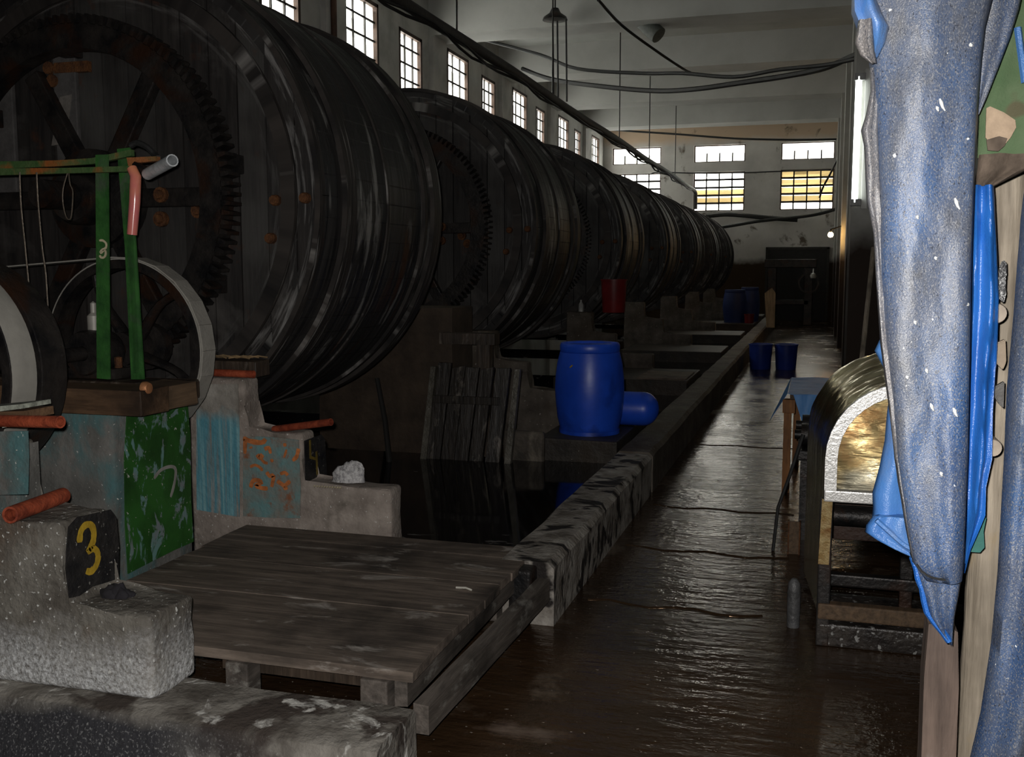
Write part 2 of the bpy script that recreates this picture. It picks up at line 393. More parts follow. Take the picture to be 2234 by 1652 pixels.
def lathe(bm, prof, c, axis='z', seg=40, closed=False):
    """prof: list of (radius, height); closed joins last to first."""
    rings = []
    for r, h in prof:
        ring = []
        for k in range(seg):
            a = 2*PI*k/seg
            if axis == 'z': p = (c[0]+r*cos(a), c[1]+r*sin(a), c[2]+h)
            elif axis == 'y': p = (c[0]+r*cos(a), c[1]+h, c[2]+r*sin(a))
            else: p = (c[0]+h, c[1]+r*cos(a), c[2]+r*sin(a))
            ring.append(bm.verts.new(p))
        rings.append(ring)
    if closed: rings.append(rings[0])
    for i in range(len(rings)-1):
        for k in range(seg):
            bm.faces.new((rings[i][k], rings[i][(k+1) % seg], rings[i+1][(k+1) % seg], rings[i+1][k]))
    if not closed:
        if prof[0][0] > 1e-4: bm.faces.new(rings[0])
        if prof[-1][0] > 1e-4: bm.faces.new(rings[-1])
def prism(bm, poly, d):
    """poly: list of 3-D points (planar outline), extruded by vector d"""
    a = [bm.verts.new(Vector(p)) for p in poly]; b = [bm.verts.new(Vector(p)+Vector(d)) for p in poly]
    n = len(a)
    bm.faces.new(a[::-1]); bm.faces.new(b)
    for i in range(n): bm.faces.new((a[i], a[(i+1) % n], b[(i+1) % n], b[i]))
def stroke(bm, pts, w, nrm, th=.002):
    """a brush stroke: ribbon of width w along pts lying on a surface whose normal is nrm"""
    pts = [Vector(p) for p in pts]; nrm = Vector(nrm).normalized(); n = len(pts); L, R = [], []
    for i, p in enumerate(pts):
        t = (pts[min(n-1, i+1)]-pts[max(0, i-1)]).normalized(); s = nrm.cross(t).normalized()
        q = w*(1 if 0 < i < n-1 else .75)/2*random.uniform(.88, 1.1)
        L.append(p+s*q); R.append(p-s*q)
    for i in range(n-1): prism(bm, [L[i], L[i+1], R[i+1], R[i]], nrm*th)
def smooth_pts(pts, k=4):
    pts = [Vector(p) for p in pts]; out = []
    for i in range(len(pts)-1):
        p0 = pts[max(0, i-1)]; p1 = pts[i]; p2 = pts[i+1]; p3 = pts[min(len(pts)-1, i+2)]
        for j in range(k):
            t = j/k
            out.append(.5*((2*p1)+(-p0+p2)*t+(2*p0-5*p1+4*p2-p3)*t*t+(-p0+3*p1-3*p2+p3)*t**3))
    out.append(pts[-1]); return out
ROOT = {}
def put(o, label=None, cat=None, group=None, kind=None):
    if label: o['label'] = label
    if cat: o['category'] = cat
    if group: o['group'] = group
    if kind: o['kind'] = kind
    return o
def thing(name, loc, label, cat, group=None):
    o = bpy.data.objects.new(name, None); o.empty_display_size = .05; o.location = loc; COL.objects.link(o)
    ROOT[o] = Vector(loc); return put(o, label, cat, group)
def obj(name, bm, mat, parent=None, smooth=False, ang=40, rough=0.0, rs=3.0):
    if rough:
        for v in bm.verts:
            v.co += mnoise.noise_vector(v.co*rs)*rough
    bmesh.ops.recalc_face_normals(bm, faces=bm.faces)
    if parent is None:
        xs = [v.co.x for v in bm.verts]; ys = [v.co.y for v in bm.verts]; zs = [v.co.z for v in bm.verts]
        off = Vector(((min(xs)+max(xs))/2, (min(ys)+max(ys))/2, min(zs)))
    else:
        r = parent
        while r.parent is not None: r = r.parent
        off = ROOT[r]
    for v in bm.verts: v.co -= off
    me = bpy.data.meshes.new(name); bm.to_mesh(me); bm.free(); me.materials.append(mat)
    if smooth:
        me.polygons.foreach_set('use_smooth', [True]*len(me.polygons))
        try: me.set_sharp_from_angle(angle=math.radians(ang))
        except Exception: pass
    o = bpy.data.objects.new(name, me); COL.objects.link(o)
    if parent is None: o.location = off; ROOT[o] = off
    else: o.parent = parent
    return o
def one(name, bm, mat, label, cat, group=None, **k): return put(obj(name, bm, mat, None, **k), label, cat, group)
def struct(name, bm, mat, parent=None, **k):
    o = obj(name, bm, mat, parent, **k)
    if parent is None: o['kind'] = 'structure'
    return o
def copy_tree(o, off, label=None, parent=None):
    c = o.copy(); COL.objects.link(c)
    if parent is None:
        c.location = o.location + Vector(off); ROOT[c] = Vector(c.location)
        if label: c['label'] = label
    else: c.parent = parent
    for ch in [q for q in ALLCH.get(o.name, [])]: copy_tree(ch, off, None, c)
    return c
ALLCH = {}
def snap(o):
    ALLCH[o.name] = list(o.children)
    for ch in o.children: snap(ch)

# ------------------------------------------------------------------ setting
XL, XR, YB, YN, ZC = -7.0, .95, 34.0, -3.0, 6.6
b = nb(); box(b, (XL-.3, YN-.3, -.25), (XR+.3, YB+.3, 0)); struct('floor', b, floor_m)
b = nb(); box(b, (XL-.3, YN-.3, ZC), (XR+.3, YB+.3, ZC+.2)); struct('ceiling', b, ceil_m)
b = nb(); box(b, (XR, YN, 0), (XR+.3, YB, ZC)); struct('wall_right', b, column_m)
b = nb(); box(b, (XL-.3, YN-.3, 0), (XR+.3, YN, ZC)); struct('wall_front', b, plaster)
def holes_wall(name, mat, axis, const, th, a0, a1, rects):
    """wall along axis 'x' or 'y' at const..const+th, with rectangular openings (lo, hi, zlo, zhi)"""
    bm = nb()
    def bx(p, q, z0, z1):
        if q-p < 1e-4 or z1-z0 < 1e-4: return
        if axis == 'y': box(bm, (const, p, z0), (const+th, q, z1))
        else: box(bm, (p, const, z0), (q, const+th, z1))
    cols = {}
    for r in rects: cols.setdefault((r[0], r[1]), []).append((r[2], r[3]))
    cur = a0
    for (p, q) in sorted(cols):
        bx(cur, p, 0, ZC); z = 0
        for (z0, z1) in sorted(cols[(p, q)]): bx(p, q, z, z0); z = z1
        bx(p, q, z, ZC); cur = q
    bx(cur, a1, 0, ZC)
    return struct(name, bm, mat)
PIL = [9.34+4.3*k for k in range(6)]
lw = [(7.5, 8.7, 4.15, 5.80), (11.95, 13.05, 4.15, 5.80), (14.39, 15.69, 4.15, 5.95), (16.54, 17.60, 4.15, 5.80), (18.91, 20.18, 4.15, 5.93), (21.02, 21.98, 4.15, 5.80),
      (23.33, 24.59, 4.15, 5.93), (25.40, 26.30, 4.15, 5.80), (27.75, 29.0, 4.15, 5.93), (29.70, 30.55, 4.15, 5.80), (32.1, 33.3, 4.15, 5.93)]
holes_wall('wall_left', plaster, 'y', XL-.3, .3, YN, YB, lw)
bw = []
for (p, q) in ((-6.70, -5.06), (-3.98, -2.33), (-1.21, .44)):
    bw += [(p, q, 5.14, 5.69), (p, q, 3.56, 4.83)]
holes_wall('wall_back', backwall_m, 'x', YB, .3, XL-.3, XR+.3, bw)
wn = 1
for (p, q, z0, z1) in sorted(lw):
    bm = nb(); x = XL-.045
    for (u0, u1, w0, w1) in ((p, p+.07, z0, z1), (q-.07, q, z0, z1), (p, q, z0, z0+.06), (p, q, z1-.06, z1)):
        box(bm, (x-.05, u0, w0), (x+.05, u1, w1))
    o = struct('window_%d' % wn, bm, win_wood); wn += 1
    bm = nb(); n = 3
    for i in range(1, n): y = p+(q-p)*i/n; box(bm, (x-.014, y-.016, z0), (x+.014, y+.016, z1))
    r = 6
    for i in range(1, r): z = z0+(z1-z0)*i/r; box(bm, (x-.012, p, z-.016), (x+.012, q, z+.016))
    obj('window_bar', bm, win_bar, o)
    bm = nb(); box(bm, (x-.024, p+.05, z0+.05), (x-.020, q-.05, z1-.05)); obj('pane', bm, pane_m, o)
    L = bpy.data.lights.new('window_portal', 'AREA'); L.shape = 'RECTANGLE'; L.size = z1-z0; L.size_y = q-p; L.cycles.is_portal = True
    lo = bpy.data.objects.new('window_portal', L); COL.objects.link(lo); lo.location = (XL-.29, (p+q)/2, (z0+z1)/2); lo.rotation_euler = (0, -PI/2, 0)
for i, (p, q, z0, z1) in enumerate(bw):
    y = YB+.12; bm = nb()
    for (u0, u1, w0, w1) in ((p, p+.04, z0, z1), (q-.04, q, z0, z1), (p, q, z0, z0+.03), (p, q, z1-.03, z1)):
        box(bm, (u0, y-.04, w0), (u1, y+.04, w1))
    o = struct('window_%d' % wn, bm, win_wood); wn += 1
    bm = nb(); up = z0 > 5
    for k in range(1, 4): x = p+(q-p)*k/4; box(bm, (x-.022, y-.012, z0), (x+.022, y+.012, z0+(z1-z0)*(.55 if up else 1)))
    nr = 2 if up else 5
    if not up:
        for k in range(1, nr): z = z0+(z1-z0)*k/nr; box(bm, (p, y-.012, z-.032), (q, y+.012, z+.032))
    obj('window_bar', bm, win_bar, o)
    bm = nb(); box(bm, (p+.03, y+.016, z0+.02), (q-.03, y+.020, z1-.02)); obj('pane', bm, pane_m, o)
    if not up and i != 1:
        bm = nb(); kk = range(1, 5) if i == 5 else (range(1, 3) if i == 3 else range(4, 5))
        for k in kk:
            z = z0+(z1-z0)*k/nr+(.02 if i == 5 else 0)
            box(bm, (p+.03, y+.06, z+.09), (q-.03, y+.075, z+.20), rot=Matrix.Rotation(.5, 3, 'X'))
            box(bm, (p+.03, y+.06, z-.02), (q-.03, y+.075, z+.10), rot=Matrix.Rotation(-.45, 3, 'X'))
        obj('louvre', bm, slat_m, o)
    L = bpy.data.lights.new('window_portal', 'AREA'); L.shape = 'RECTANGLE'; L.size = q-p; L.size_y = z1-z0; L.cycles.is_portal = True
    lo = bpy.data.objects.new('window_portal', L); COL.objects.link(lo); lo.location = ((p+q)/2, YB+.29, (z0+z1)/2); lo.rotation_euler = (-PI/2, 0, 0)
# pilasters on the long wall and the ceiling beams above them, columns along the other side
for k, p in enumerate(PIL):
    bm = nb(); box(bm, (XL, p, 0), (XL+.10, p+.66, 5.95)); struct('pillar', bm, plaster)
    bm = nb(); box(bm, (XL, p, 5.95), (XR, p+.80, ZC)); struct('ceiling_beam', bm, beam_m)
    xx = .27 if k == 0 else .46
    bm = nb(); box(bm, (xx, p, 0), (XR, p+.7, 5.95)); struct('pillar', bm, column_m)
bm = nb(); box(bm, (XL, 5.04, 5.95), (XR, 5.84, ZC)); struct('ceiling_beam', bm, beam_m)
bm = nb(); tube(bm, [(XL+.14, 13.80, 4.0), (XL+.14, 13.80, ZC)], .045, 10); one('drain_pipe', bm, mottled('pipe_brown', (.05, .022, .012), (.10, .045, .025), 6, .6), 'brown upright pipe fixed to the window wall above the nearest drum', 'pipe', smooth=True)
# door at the far end
bm = nb(); a = onY(1676, 545, YB); c = onY(1800, 690, YB)
box(bm, (a.x, YB-.10, 0), (c.x, YB-.02, a.z)); o = struct('door_1', bm, door_m)
bm = nb(); box(bm, (a.x-.07, YB-.12, 0), (a.x, YB-.02, a.z+.06)); box(bm, (c.x, YB-.12, 0), (c.x+.07, YB-.02, a.z+.06)); box(bm, (a.x-.07, YB-.12, a.z), (c.x+.07, YB-.02, a.z+.08)); obj('door_frame', bm, win_bar, o)
bm = nb(); lathe(bm, [(.0, -.0), (.035, .0), (.035, .03), (0, .03)], (a.x+.15, YB-.14, 1.0), 'y', 16); obj('door_handle', bm, iron_grey, o, True)

# kerb along the walkway, pits, cross platforms
def kerb(y0, y1, mat, nm, z=.30, x0=-1.39, x1=-1.12):
    bm = nb(); n = max(2, int((y1-y0)/.12)); prof = [(x1, -.01), (x1, z-.03), (x1-.03, z), (x0+.02, z), (x0, z-.02), (x0, -.01)]
    rings = []
    for i in range(n+1):
        y = y0+(y1-y0)*i/n; ring = []
        for (x, zz) in prof:
            q = mnoise.noise_vector(Vector((x*2, y*2.2, zz*3)))*(.012 if zz > 0 else 0)
            ring.append(bm.verts.new((x+q.x, y, zz+q.z*.6)))
        rings.append(ring)
    for i in range(n):
        for k in range(len(prof)): bm.faces.new((rings[i][k], rings[i][(k+1) % 6], rings[i+1][(k+1) % 6], rings[i+1][k]))
    bm.faces.new(rings[0]); bm.faces.new(rings[-1][::-1])
    o = struct(nm, bm, mat, smooth=True); return o
k1 = kerb(4.40, 7.28, conc_spots, 'kerb_wall')
k2 = kerb(7.36, 31.5, conc_mid, 'kerb_wall')
for k in range(6):
    y = 7.4+4.3*k
    bm = nb(); box(bm, (-2.02 if k == 0 else -3.0, y, -.01), (-1.40, y+1.45, .36), .015)
    struct('cross_platform_slab', bm, conc_dark, rough=.01)
ws = [(4.58, 7.4)] + [(8.85+4.3*k, 11.7+4.3*k) for k in range(5)]
for i, (y0, y1) in enumerate(ws):
    yb = 4.86 if i == 0 else y0+.32; xp = -2.02; x0 = -6.66
    bm = nb(); prism(bm, [(-1.41, y0, .01), (-1.41, y1, .01), (x0, y1, .01), (x0, yb, .01), (xp, yb, .01), (xp, y0, .01)], (0, 0, .18))
    o = obj('tanning_liquor', bm, water_m); o['kind'] = 'stuff'
    put(o, ['black tanning liquor with pale scum in the pit behind the plank deck', 'black liquor in the pit beyond the blue barrel', 'black liquor in the third pit along the kerb',
            'black liquor in the fourth pit along the kerb', 'black liquor in the fifth pit along the kerb', 'black liquor in the farthest pit along the kerb'][i], 'liquid')
# raised ridges across the walkway slab
for i, (y, xx) in enumerate(((4.82, -.2), (5.85, -.1), (6.95, -.1), (9.56, .0))):
    bm = nb(); tube(bm, [(-1.05+(xx+1.05)*t/8, y+.03*sin(t*1.7+i)-.02*t/8, -.010) for t in range(9)], .016, 8); struct('floor_ridge', bm, floor_m, smooth=True)

# ------------------------------------------------------------------ drums
XC, ZD, RD = -3.85, 2.04, 1.35
Y0, LD = 4.87, 1.73
def make_drum():
    t = thing('tanning_drum', (XC, Y0, 0), 'nearest huge black wooden drum with toothed gear ring on its end', 'drum', 'row of tanning drums')
    # planked end
    bm = nb(); pw = .17; R = 1.31; n = int(R/pw)+1
    for i in range(-n, n):
        x0, x1 = i*pw+.004, (i+1)*pw-.004
        m = max(abs(x0), abs(x1))
        if min(abs(x0), abs(x1)) >= R: continue
        def zt(x): return math.sqrt(max(0, R*R-x*x))
        top = []; steps = 4
        for s in range(steps+1):
            x = x0+(x1-x0)*s/steps; top.append((x, zt(x)))
        poly = [(XC+x, Y0+random.uniform(-.008, .004), ZD+z) for x, z in top]+[(XC+x, Y0, ZD-z) for x, z in reversed(top)]
        yy = Y0+random.uniform(-.008, .006)
        poly = [(p[0], yy, p[2]) for p in poly]
        try: prism(bm, poly, (0, .06, 0))
        except ValueError: pass
    obj('end_face', bm, face_m, t)
    bm = nb(); pr = []
    for i in range(13):
        s = i/12; pr.append((1.315+.018*sin(PI*s), s*LD))
    pr = pr+[(r-.06, h) for r, h in pr[::-1]]
    lathe(bm, pr, (XC, Y0, ZD), 'y', 96, True); obj('barrel', bm, drum_m, t, True)
    bm = nb(); lathe(bm, [(0, LD-.08), (1.29, LD-.08), (1.29, LD-.02), (0, LD-.02)], (XC, Y0, ZD), 'y', 64); obj('back_face', bm, face_m, t)
    for (h0, h1, rr) in ((-.01, .05, 1.336), (.27, .40, 1.356), (.86, .89, 1.344), (1.46, 1.51, 1.346), (1.60, 1.74, 1.358)):
        bm = nb(); lathe(bm, [(rr-.03, h0), (rr, h0), (rr, h1), (rr-.03, h1)], (XC, Y0, ZD), 'y', 96, True); obj('hoop', bm, hoop_m, t, True)
    bm = nb(); lathe(bm, [(1.12, -.035), (1.20, -.035), (1.20, -.002), (1.12, -.002)], (XC, Y0, ZD), 'y', 96, True); obj('face_ring', bm, hoop_m, t, True)
    # gear ring with teeth
    bm = nb(); ya, yb = -.27, -.16
    lathe(bm, [(.78, ya), (.91, ya), (.91, yb), (.78, yb)], (XC, Y0, ZD), 'y', 96, True)
    NT = 118
    for k in range(NT):
        a0 = 2*PI*k/NT
        def P(r, da, y): return (XC+r*cos(a0+da), Y0+y, ZD+r*sin(a0+da))
        d1, d2 = PI/NT*.62, PI/NT*.34
        prism(bm, [P(.905, -d1, ya), P(.958, -d2, ya), P(.958, d2, ya), P(.905, d1, ya)], (0, yb-ya, 0))
    obj('gear_ring', bm, iron_dark, t)
    for k in range(8):
        a = 2*PI*k/8+.2; bm = nb(); c = Vector((XC+.85*cos(a), Y0-.085, ZD+.85*sin(a)))
        box(bm, c-Vector((.05, .085, .05)), c+Vector((.05, .085, .05)), .008); obj('gear_bracket', bm, iron_dark, t)
    # spider arms, hub, axle
    for k in range(6):
        a = PI*k/3+.0; bm = nb()
        box(bm, (.12, -.04, -.05), (.80, .03, .05), .01)
        rm = Matrix.Rotation(-a, 3, 'Y')
        for v in bm.verts: v.co = rm @ v.co + Vector((XC, Y0-.06, ZD))
        obj('spider_arm', bm, iron_dark, t)
    bm = nb(); lathe(bm, [(0, -.30), (.13, -.30), (.15, -.26), (.15, -.16), (.27, -.14), (.27, .0), (0, .0)], (XC, Y0, ZD), 'y', 32); obj('hub', bm, iron_dark, t, True)
    bm = nb(); lathe(bm, [(0, -.52), (.075, -.52), (.075, -.25), (0, -.25)], (XC, Y0, ZD), 'y', 20); obj('axle', bm, iron_dark, t, True)
    # batten and rusty plate on the end
    bm = nb(); a = onY(112, 318, Y0-.04); c = onY(156, 206, Y0-.04)
    prism(bm, [(a.x, Y0-.04, a.z), (a.x+.10, Y0-.04, a.z+.01), (c.x, Y0-.04, c.z), (c.x-.08, Y0-.04, c.z-.01)], (0, .035, 0)); put(obj('batten', bm, flat('pale_batten', (.17, .155, .14), .7), t), 'pale grey batten')
    bm = nb(); a = onY(118, 160, Y0-.04); c = onY(190, 132, Y0-.04); box(bm, (a.x, Y0-.04, a.z), (c.x, Y0-.005, c.z)); put(obj('plate', bm, rust, t), 'rusty orange iron plate')
    for (px, py) in ((112, 150), (120, 178)):
        p = onY(px, py, Y0-.02); bm = nb(); lathe(bm, [(0, -.03), (.035, -.03), (.035, .02), (0, .02)], p, 'y', 12); obj('bolt', bm, rust, t)
    for (px, py) in ((350, 425), (350, 478), (432, 460), (453, 490), (457, 430)):
        p = onY(px, py, Y0-.115 if px < 400 else Y0-.02); bm = nb(); lathe(bm, [(0, -.03), (.022, -.03), (.026, -.016), (.026, -.008), (.042, -.008), (.042, .02), (0, .02)], p, 'y', 12); obj('bolt', bm, rust, t)
    for (px, py) in ((600, 437), (590, 520), (665, 432)):
        p = onY(px, py, Y0-.02); bm = nb(); lathe(bm, [(0, -.025), (.024, -.025), (.03, -.01), (.03, .02), (0, .02)], p, 'y', 10); obj('bolt', bm, rust, t)
    for k in range(2):
        bm = nb(); x = XC+(-.74, -.30)[k]
        box(bm, (x, Y0-.035, ZD+.05), (x+.15, Y0-.005, ZD+(.72, .92)[k]), .006); put(obj('face_board', bm, flat('weathered_board', (.085, .08, .078), .7), t), 'weathered grey board')
    return t
drum = make_drum(); snap(drum)
dl = ['second black drum along the row, its hoops tan edged, behind the leaning plank hatch', 'third black drum along the row, above the red bucket',
      'fourth black drum along the row, partly hidden by the third', 'fifth black drum along the row, far down the hall', 'sixth black drum along the row, last but one before the end wall',
      'farthest black drum in the row, round edge against the pale end wall']
for i, l in enumerate(dl): copy_tree(drum, (0, 4.3*(i+1), 0), l)

# ------------------------------------------------------------------ stepped piers
def stepped(nm, segs, y0, y1, mat, label, z0=0.0):
    """segs: list of (x_right, z_top) from low to high; each step runs on to x_left"""
    t = thing(nm, ((segs[0][0]+segs[-1][0])/2, y0, z0), label, 'concrete block')
    bm = nb(); xl = -3.22
    prof = [(segs[0][0], z0)]
    for i, (x, z) in enumerate(segs):
        prof.append((x, z)); nx = segs[i+1][0] if i+1 < len(segs) else xl; prof.append((nx, z))
    prof.append((xl, z0))
    # dense profile for rough edges
    P = []
    for i in range(len(prof)):
        a = Vector((prof[i][0], 0, prof[i][1])); c = prof[(i+1) % len(prof)]; c = Vector((c[0], 0, c[1]))
        P.append((a.x, y0, a.z))
    prism(bm, P, (0, y1-y0, 0))
    bmesh.ops.bevel(bm, geom=bm.edges[:], offset=.022, segments=3, affect='EDGES', profile=.5, clamp_overlap=True)
    bmesh.ops.triangulate(bm, faces=[f for f in bm.faces if len(f.verts) > 4])
    bmesh.ops.subdivide_edges(bm, edges=[e for e in bm.edges if e.calc_length() > .12], cuts=3, use_grid_fill=True)
    obj('body', bm, mat, t, True, 30, .010, 9)
    return t
p3 = stepped('stepped_concrete_pier', [(-2.09, .50), (-2.43, .79), (-2.745, 1.03)], 2.765, 3.02, conc_salt, 'pale salt crusted stepped concrete pier painted with a yellow 3', .20)
# black patch and yellow 3 on the upright facing the walkway
bm = nb(); X = -2.426
ol = [(148, 1150), (168, 1128), (205, 1120), (240, 1112), (252, 1128), (258, 1190), (257, 1262), (240, 1268), (200, 1280), (172, 1300), (150, 1305), (142, 1240), (145, 1180)]
prism(bm, [onX(a, c, X) for a, c in ol], (.004, 0, 0)); put(obj('paint_patch', bm, black_paint, p3), 'black painted square')
bm = nb(); s3 = [(173, 1184), (176, 1160), (186, 1146), (198, 1146), (204, 1160), (203, 1180), (196, 1196), (193, 1203), (203, 1197), (212, 1205), (213, 1222), (207, 1238), (197, 1247), (188, 1246)]
stroke(bm, smooth_pts([onX(a, c, X+.005) for a, c in s3]), .026, (1, 0, 0)); put(obj('painted_number', bm, yellow_paint, p3), 'yellow figure 3')
bm = nb(); prism(bm, [onY(a, c, 2.757) for a, c in ((-160, 945), (62, 940), (64, 1000), (62, 1078), (-160, 1085))], (0, -.004, 0)); put(obj('paint_patch', bm, bluegrey, p3), 'faded grey blue paint')
bm = nb(); prism(bm, [(-2.732, 2.775, .80), (-2.732, 3.012, .80), (-2.732, 3.012, 1.02), (-2.732, 2.775, 1.02)], (.004, 0, 0)); put(obj('paint_patch', bm, bluegrey, p3), 'faded grey blue paint')

p4 = stepped('stepped_concrete_pier', [(-2.04, .535), (-2.54, .80), (-2.87, 1.08)], 4.65, 4.80, mottled('concrete_pinkish', (.18, .15, .13), (.33, .285, .25), 7, .9, (.5, .48, .45), (.66, .72), 60, c3=(.10, .085, .07)),
             'stepped concrete pier with turquoise drips and orange lettering, white fibre lump on its lowest step', .0)
def fpatch(parent, nm, mat, ol, Y, label, th=.004):
    bm = nb(); prism(bm, [onY(a, c, Y) for a, c in ol], (0, -th, 0)); return put(obj(nm, bm, mat, parent), label)
YF = 4.642
fpatch(p4, 'paint_patch', turq, [(428, 838), (520, 838), (523, 940), (523, 1128), (430, 1112)], YF, 'turquoise paint run down in drips')
fpatch(p4, 'paint_patch', orange_face, [(531, 955), (560, 952), (610, 955), (652, 960), (656, 1060), (655, 1130), (600, 1130), (531, 1126)], YF, 'mottled turquoise and orange painted face')
yy = YF-.006
def z1(a, c): return onY(510+a/9.18, 920+c/9.18, yy)
for st, w in (([(190, 330), (330, 390), (560, 420), (640, 350)], .018), ([(230, 350), (225, 640)], .014), ([(340, 500), (350, 540)], .012), ([(470, 660), (520, 720), (580, 660)], .018), ([(620, 560), (700, 520), (740, 640)], .014),
              ([(540, 740), (620, 820), (680, 830)], .010), ([(330, 910), (430, 870), (540, 930), (570, 990)], .011), ([(660, 1010), (720, 1090), (800, 1090), (760, 1310)], .014), ([(1020, 430), (1030, 500)], .012), ([(1060, 560), (1010, 720)], .008),
              ([(1180, 780), (1260, 700), (1300, 540)], .014), ([(930, 1050), (1030, 1020), (1080, 1080)], .013), ([(340, 1320), (380, 1200), (480, 1170), (560, 1220), (440, 1280), (560, 1330), (680, 1340)], .015), ([(870, 1190), (960, 1250), (1020, 1280), (1130, 1190)], .015), ([(1000, 1340), (1080, 1330)], .012), ([(740, 760), (790, 800)], .011)):
    bm = nb(); stroke(bm, smooth_pts([z1(*q) for q in st], 3), w*1.5, (0, -1, 0)); put(obj('painted_letter', bm, orange_paint, p4), 'worn orange lettering')
bm = nb(); X = -2.536
prism(bm, [onX(a, c, X) for a, c in ((663, 962), (700, 948), (708, 960), (712, 1035), (690, 1046), (666, 1060))], (.004, 0, 0)); put(obj('paint_patch', bm, black_paint, p4), 'black painted square')
bm = nb()
for st in (([(676, 960), (677, 998), (690, 1002)]), ([(690, 985), (692, 1036)])): stroke(bm, [onX(a, c, X+.005) for a, c in st], .022, (1, 0, 0))
put(obj('painted_number', bm, yellow_dim, p4), 'dull yellow figure 4')
# further piers of the same pattern, each lower in light down the row
pf = stepped('stepped_concrete_pier', [(-2.04, .535), (-2.54, .80), (-2.87, 1.08)], 8.95, 9.12, conc_mid, 'dark stepped concrete pier hidden behind the blue barrel')
snap(pf)
for k, l in enumerate(('grimy stepped concrete pier carrying the red bucket', 'stepped concrete pier with pale lowest step, next beyond the red bucket', 'dim stepped concrete pier below the fourth drum', 'far dim stepped concrete pier before the last drums', 'farthest stepped concrete pier, under the last drum')):
    copy_tree(pf, (0, 4.3*(k+1), 0), l)

# square piers carrying the drives
def sqpier(y0, y1, x1, z1_, mat, label, zb=0):
    t = thing('square_concrete_pier', (x1-.6, y0, zb), label, 'concrete block')
    bm = nb(); box(bm, (x1-1.25, y0, zb), (x1, y1, z1_), .02); bmesh.ops.subdivide_edges(bm, edges=[e for e in bm.edges if e.calc_length() > .12], cuts=4, use_grid_fill=True)
    obj('body', bm, mat, t, True, 35, .008, 8); return t
pg = sqpier(3.60, 4.15, -2.865, 1.04, bluegrey, 'square concrete pier with one bright green face and one faded blue grey face')
bm = nb(); X = -2.858
prism(bm, [onX(a, c, X) for a, c in ((276, 897), (345, 886), (408, 882), (414, 950), (416, 1100), (421, 1182), (380, 1200), (330, 1225), (278, 1252), (272, 1150), (270, 1000))], (.004, 0, 0)); put(obj('paint_patch', bm, green_face, pg), 'peeling bright green paint')
bm = nb(); stroke(bm, smooth_pts([onX(a, c, X+.005) for a, c in ((336, 1044), (350, 1026), (372, 1018), (383, 1026), (380, 1055), (372, 1085))]), .016, (1, 0, 0)); put(obj('scratched_mark', bm, grey_scar, pg), 'bare hooked scratch')
sqpier(7.92, 8.45, -2.90, 1.33, mottled('concrete_brown_stain', (.028, .019, .013), (.065, .045, .030), 4, .8), 'brown stained square pier behind the leaning plank hatch')

# timbers bearing the shaft
bm = nb(); box(bm, (-3.95, 3.50, 1.045), (-2.64, 3.68, 1.155), .008, jit=.003); one('timber_beam', bm, wood_warm, 'brown timber lying across the front of the green faced pier', 'timber', rough=.006, rs=6)
bm = nb(); box(bm, (-2.86, 3.69, 1.045), (-2.665, 3.93, 1.15), .008, jit=.003)
o = one('timber_beam', bm, wood_side, 'brown timber on top of the green painted face, round nail head in its side', 'timber', rough=.006, rs=6)
p = onX(318, 847, -2.655); bm = nb(); lathe(bm, [(0, .02), (.022, .018), (.028, .006), (.028, -.01), (0, -.01)], p, 'x', 14); put(obj('nail_head', bm, flat('copper_nail', (.45, .20, .09), .5, .5), o, True), 'coppery nail head')
bm = nb(); box(bm, (-3.9, 3.94, 1.045), (-2.80, 4.14, 1.13), .008, jit=.003); one('timber_beam', bm, wood_dark, 'dark board across the back of the green faced pier under the bearing', 'timber', rough=.006, rs=6)
bm = nb(); a = onY(482, 798, 4.78); box(bm, (-3.15, 4.66, 1.085), (-2.80, 4.80, 1.17), .008); one('timber_beam', bm, wood_dark, 'dark board with straw lying on top of the orange lettered pier', 'timber', rough=.008, rs=6)
bm = nb()
for i in range(14):
    x = -3.10+random.random()*.26; y = 4.68+random.random()*.08; an = random.uniform(-.5, .5)
    tube(bm, [(x-.05*cos(an), y-.05*sin(an), 1.182), (x, y, 1.19), (x+.05*cos(an), y+.05*sin(an), 1.182)], .004, 4)
o = obj('straw', bm, flat('straw', (.30, .20, .10), .8)); o['kind'] = 'stuff'; put(o, 'pale straw scattered on the dark board above the red pipe', 'straw')

# shaft, bearings and pulleys
def pulley(y0, y1, rim_m, label, cx=-3.3, R=.446, cz=1.255, sp=5, ph=0):
    t = thing('belt_pulley', (cx, y0, cz-R), label, 'pulley')
    bm = nb(); lathe(bm, [(R-.045, y0), (R-.006, y0), (R, y0+.012), (R+.004, (y0+y1)/2), (R, y1-.012), (R-.006, y1), (R-.045, y1)], (cx, 0, cz), 'y', 72, True); obj('rim', bm, iron_dark, t, True, 50)
    bm = nb(); lathe(bm, [(R-.002, y0+.004), (R+.004, y0+.004), (R+.008, (y0+y1)/2), (R+.004, y1-.002), (R-.002, y1-.002)], (cx, 0, cz), 'y', 72, True); obj('tread', bm, rim_m, t, True, 50)
    ym = (y0+y1)/2
    for k in range(sp):
        a = 2*PI*k/sp+ph; pts = []
        for s in range(7):
            r = .07+(R-.10)*s/6; aa = a+.35*sin(PI*s/6)*.4; pts.append((cx+r*cos(aa), ym, cz+r*sin(aa)))
        bm = nb(); tube(bm, pts, [.045, .040, .036, .033, .032, .034, .042], 10, ell=.6); obj('spoke', bm, iron_dark, t, True)
    bm = nb(); lathe(bm, [(.037, y0-.015), (.085, y0-.015), (.085, y1+.015), (.037, y1+.015)], (cx, 0, cz), 'y', 24, True); obj('hub', bm, iron_dark, t, True)
    return t
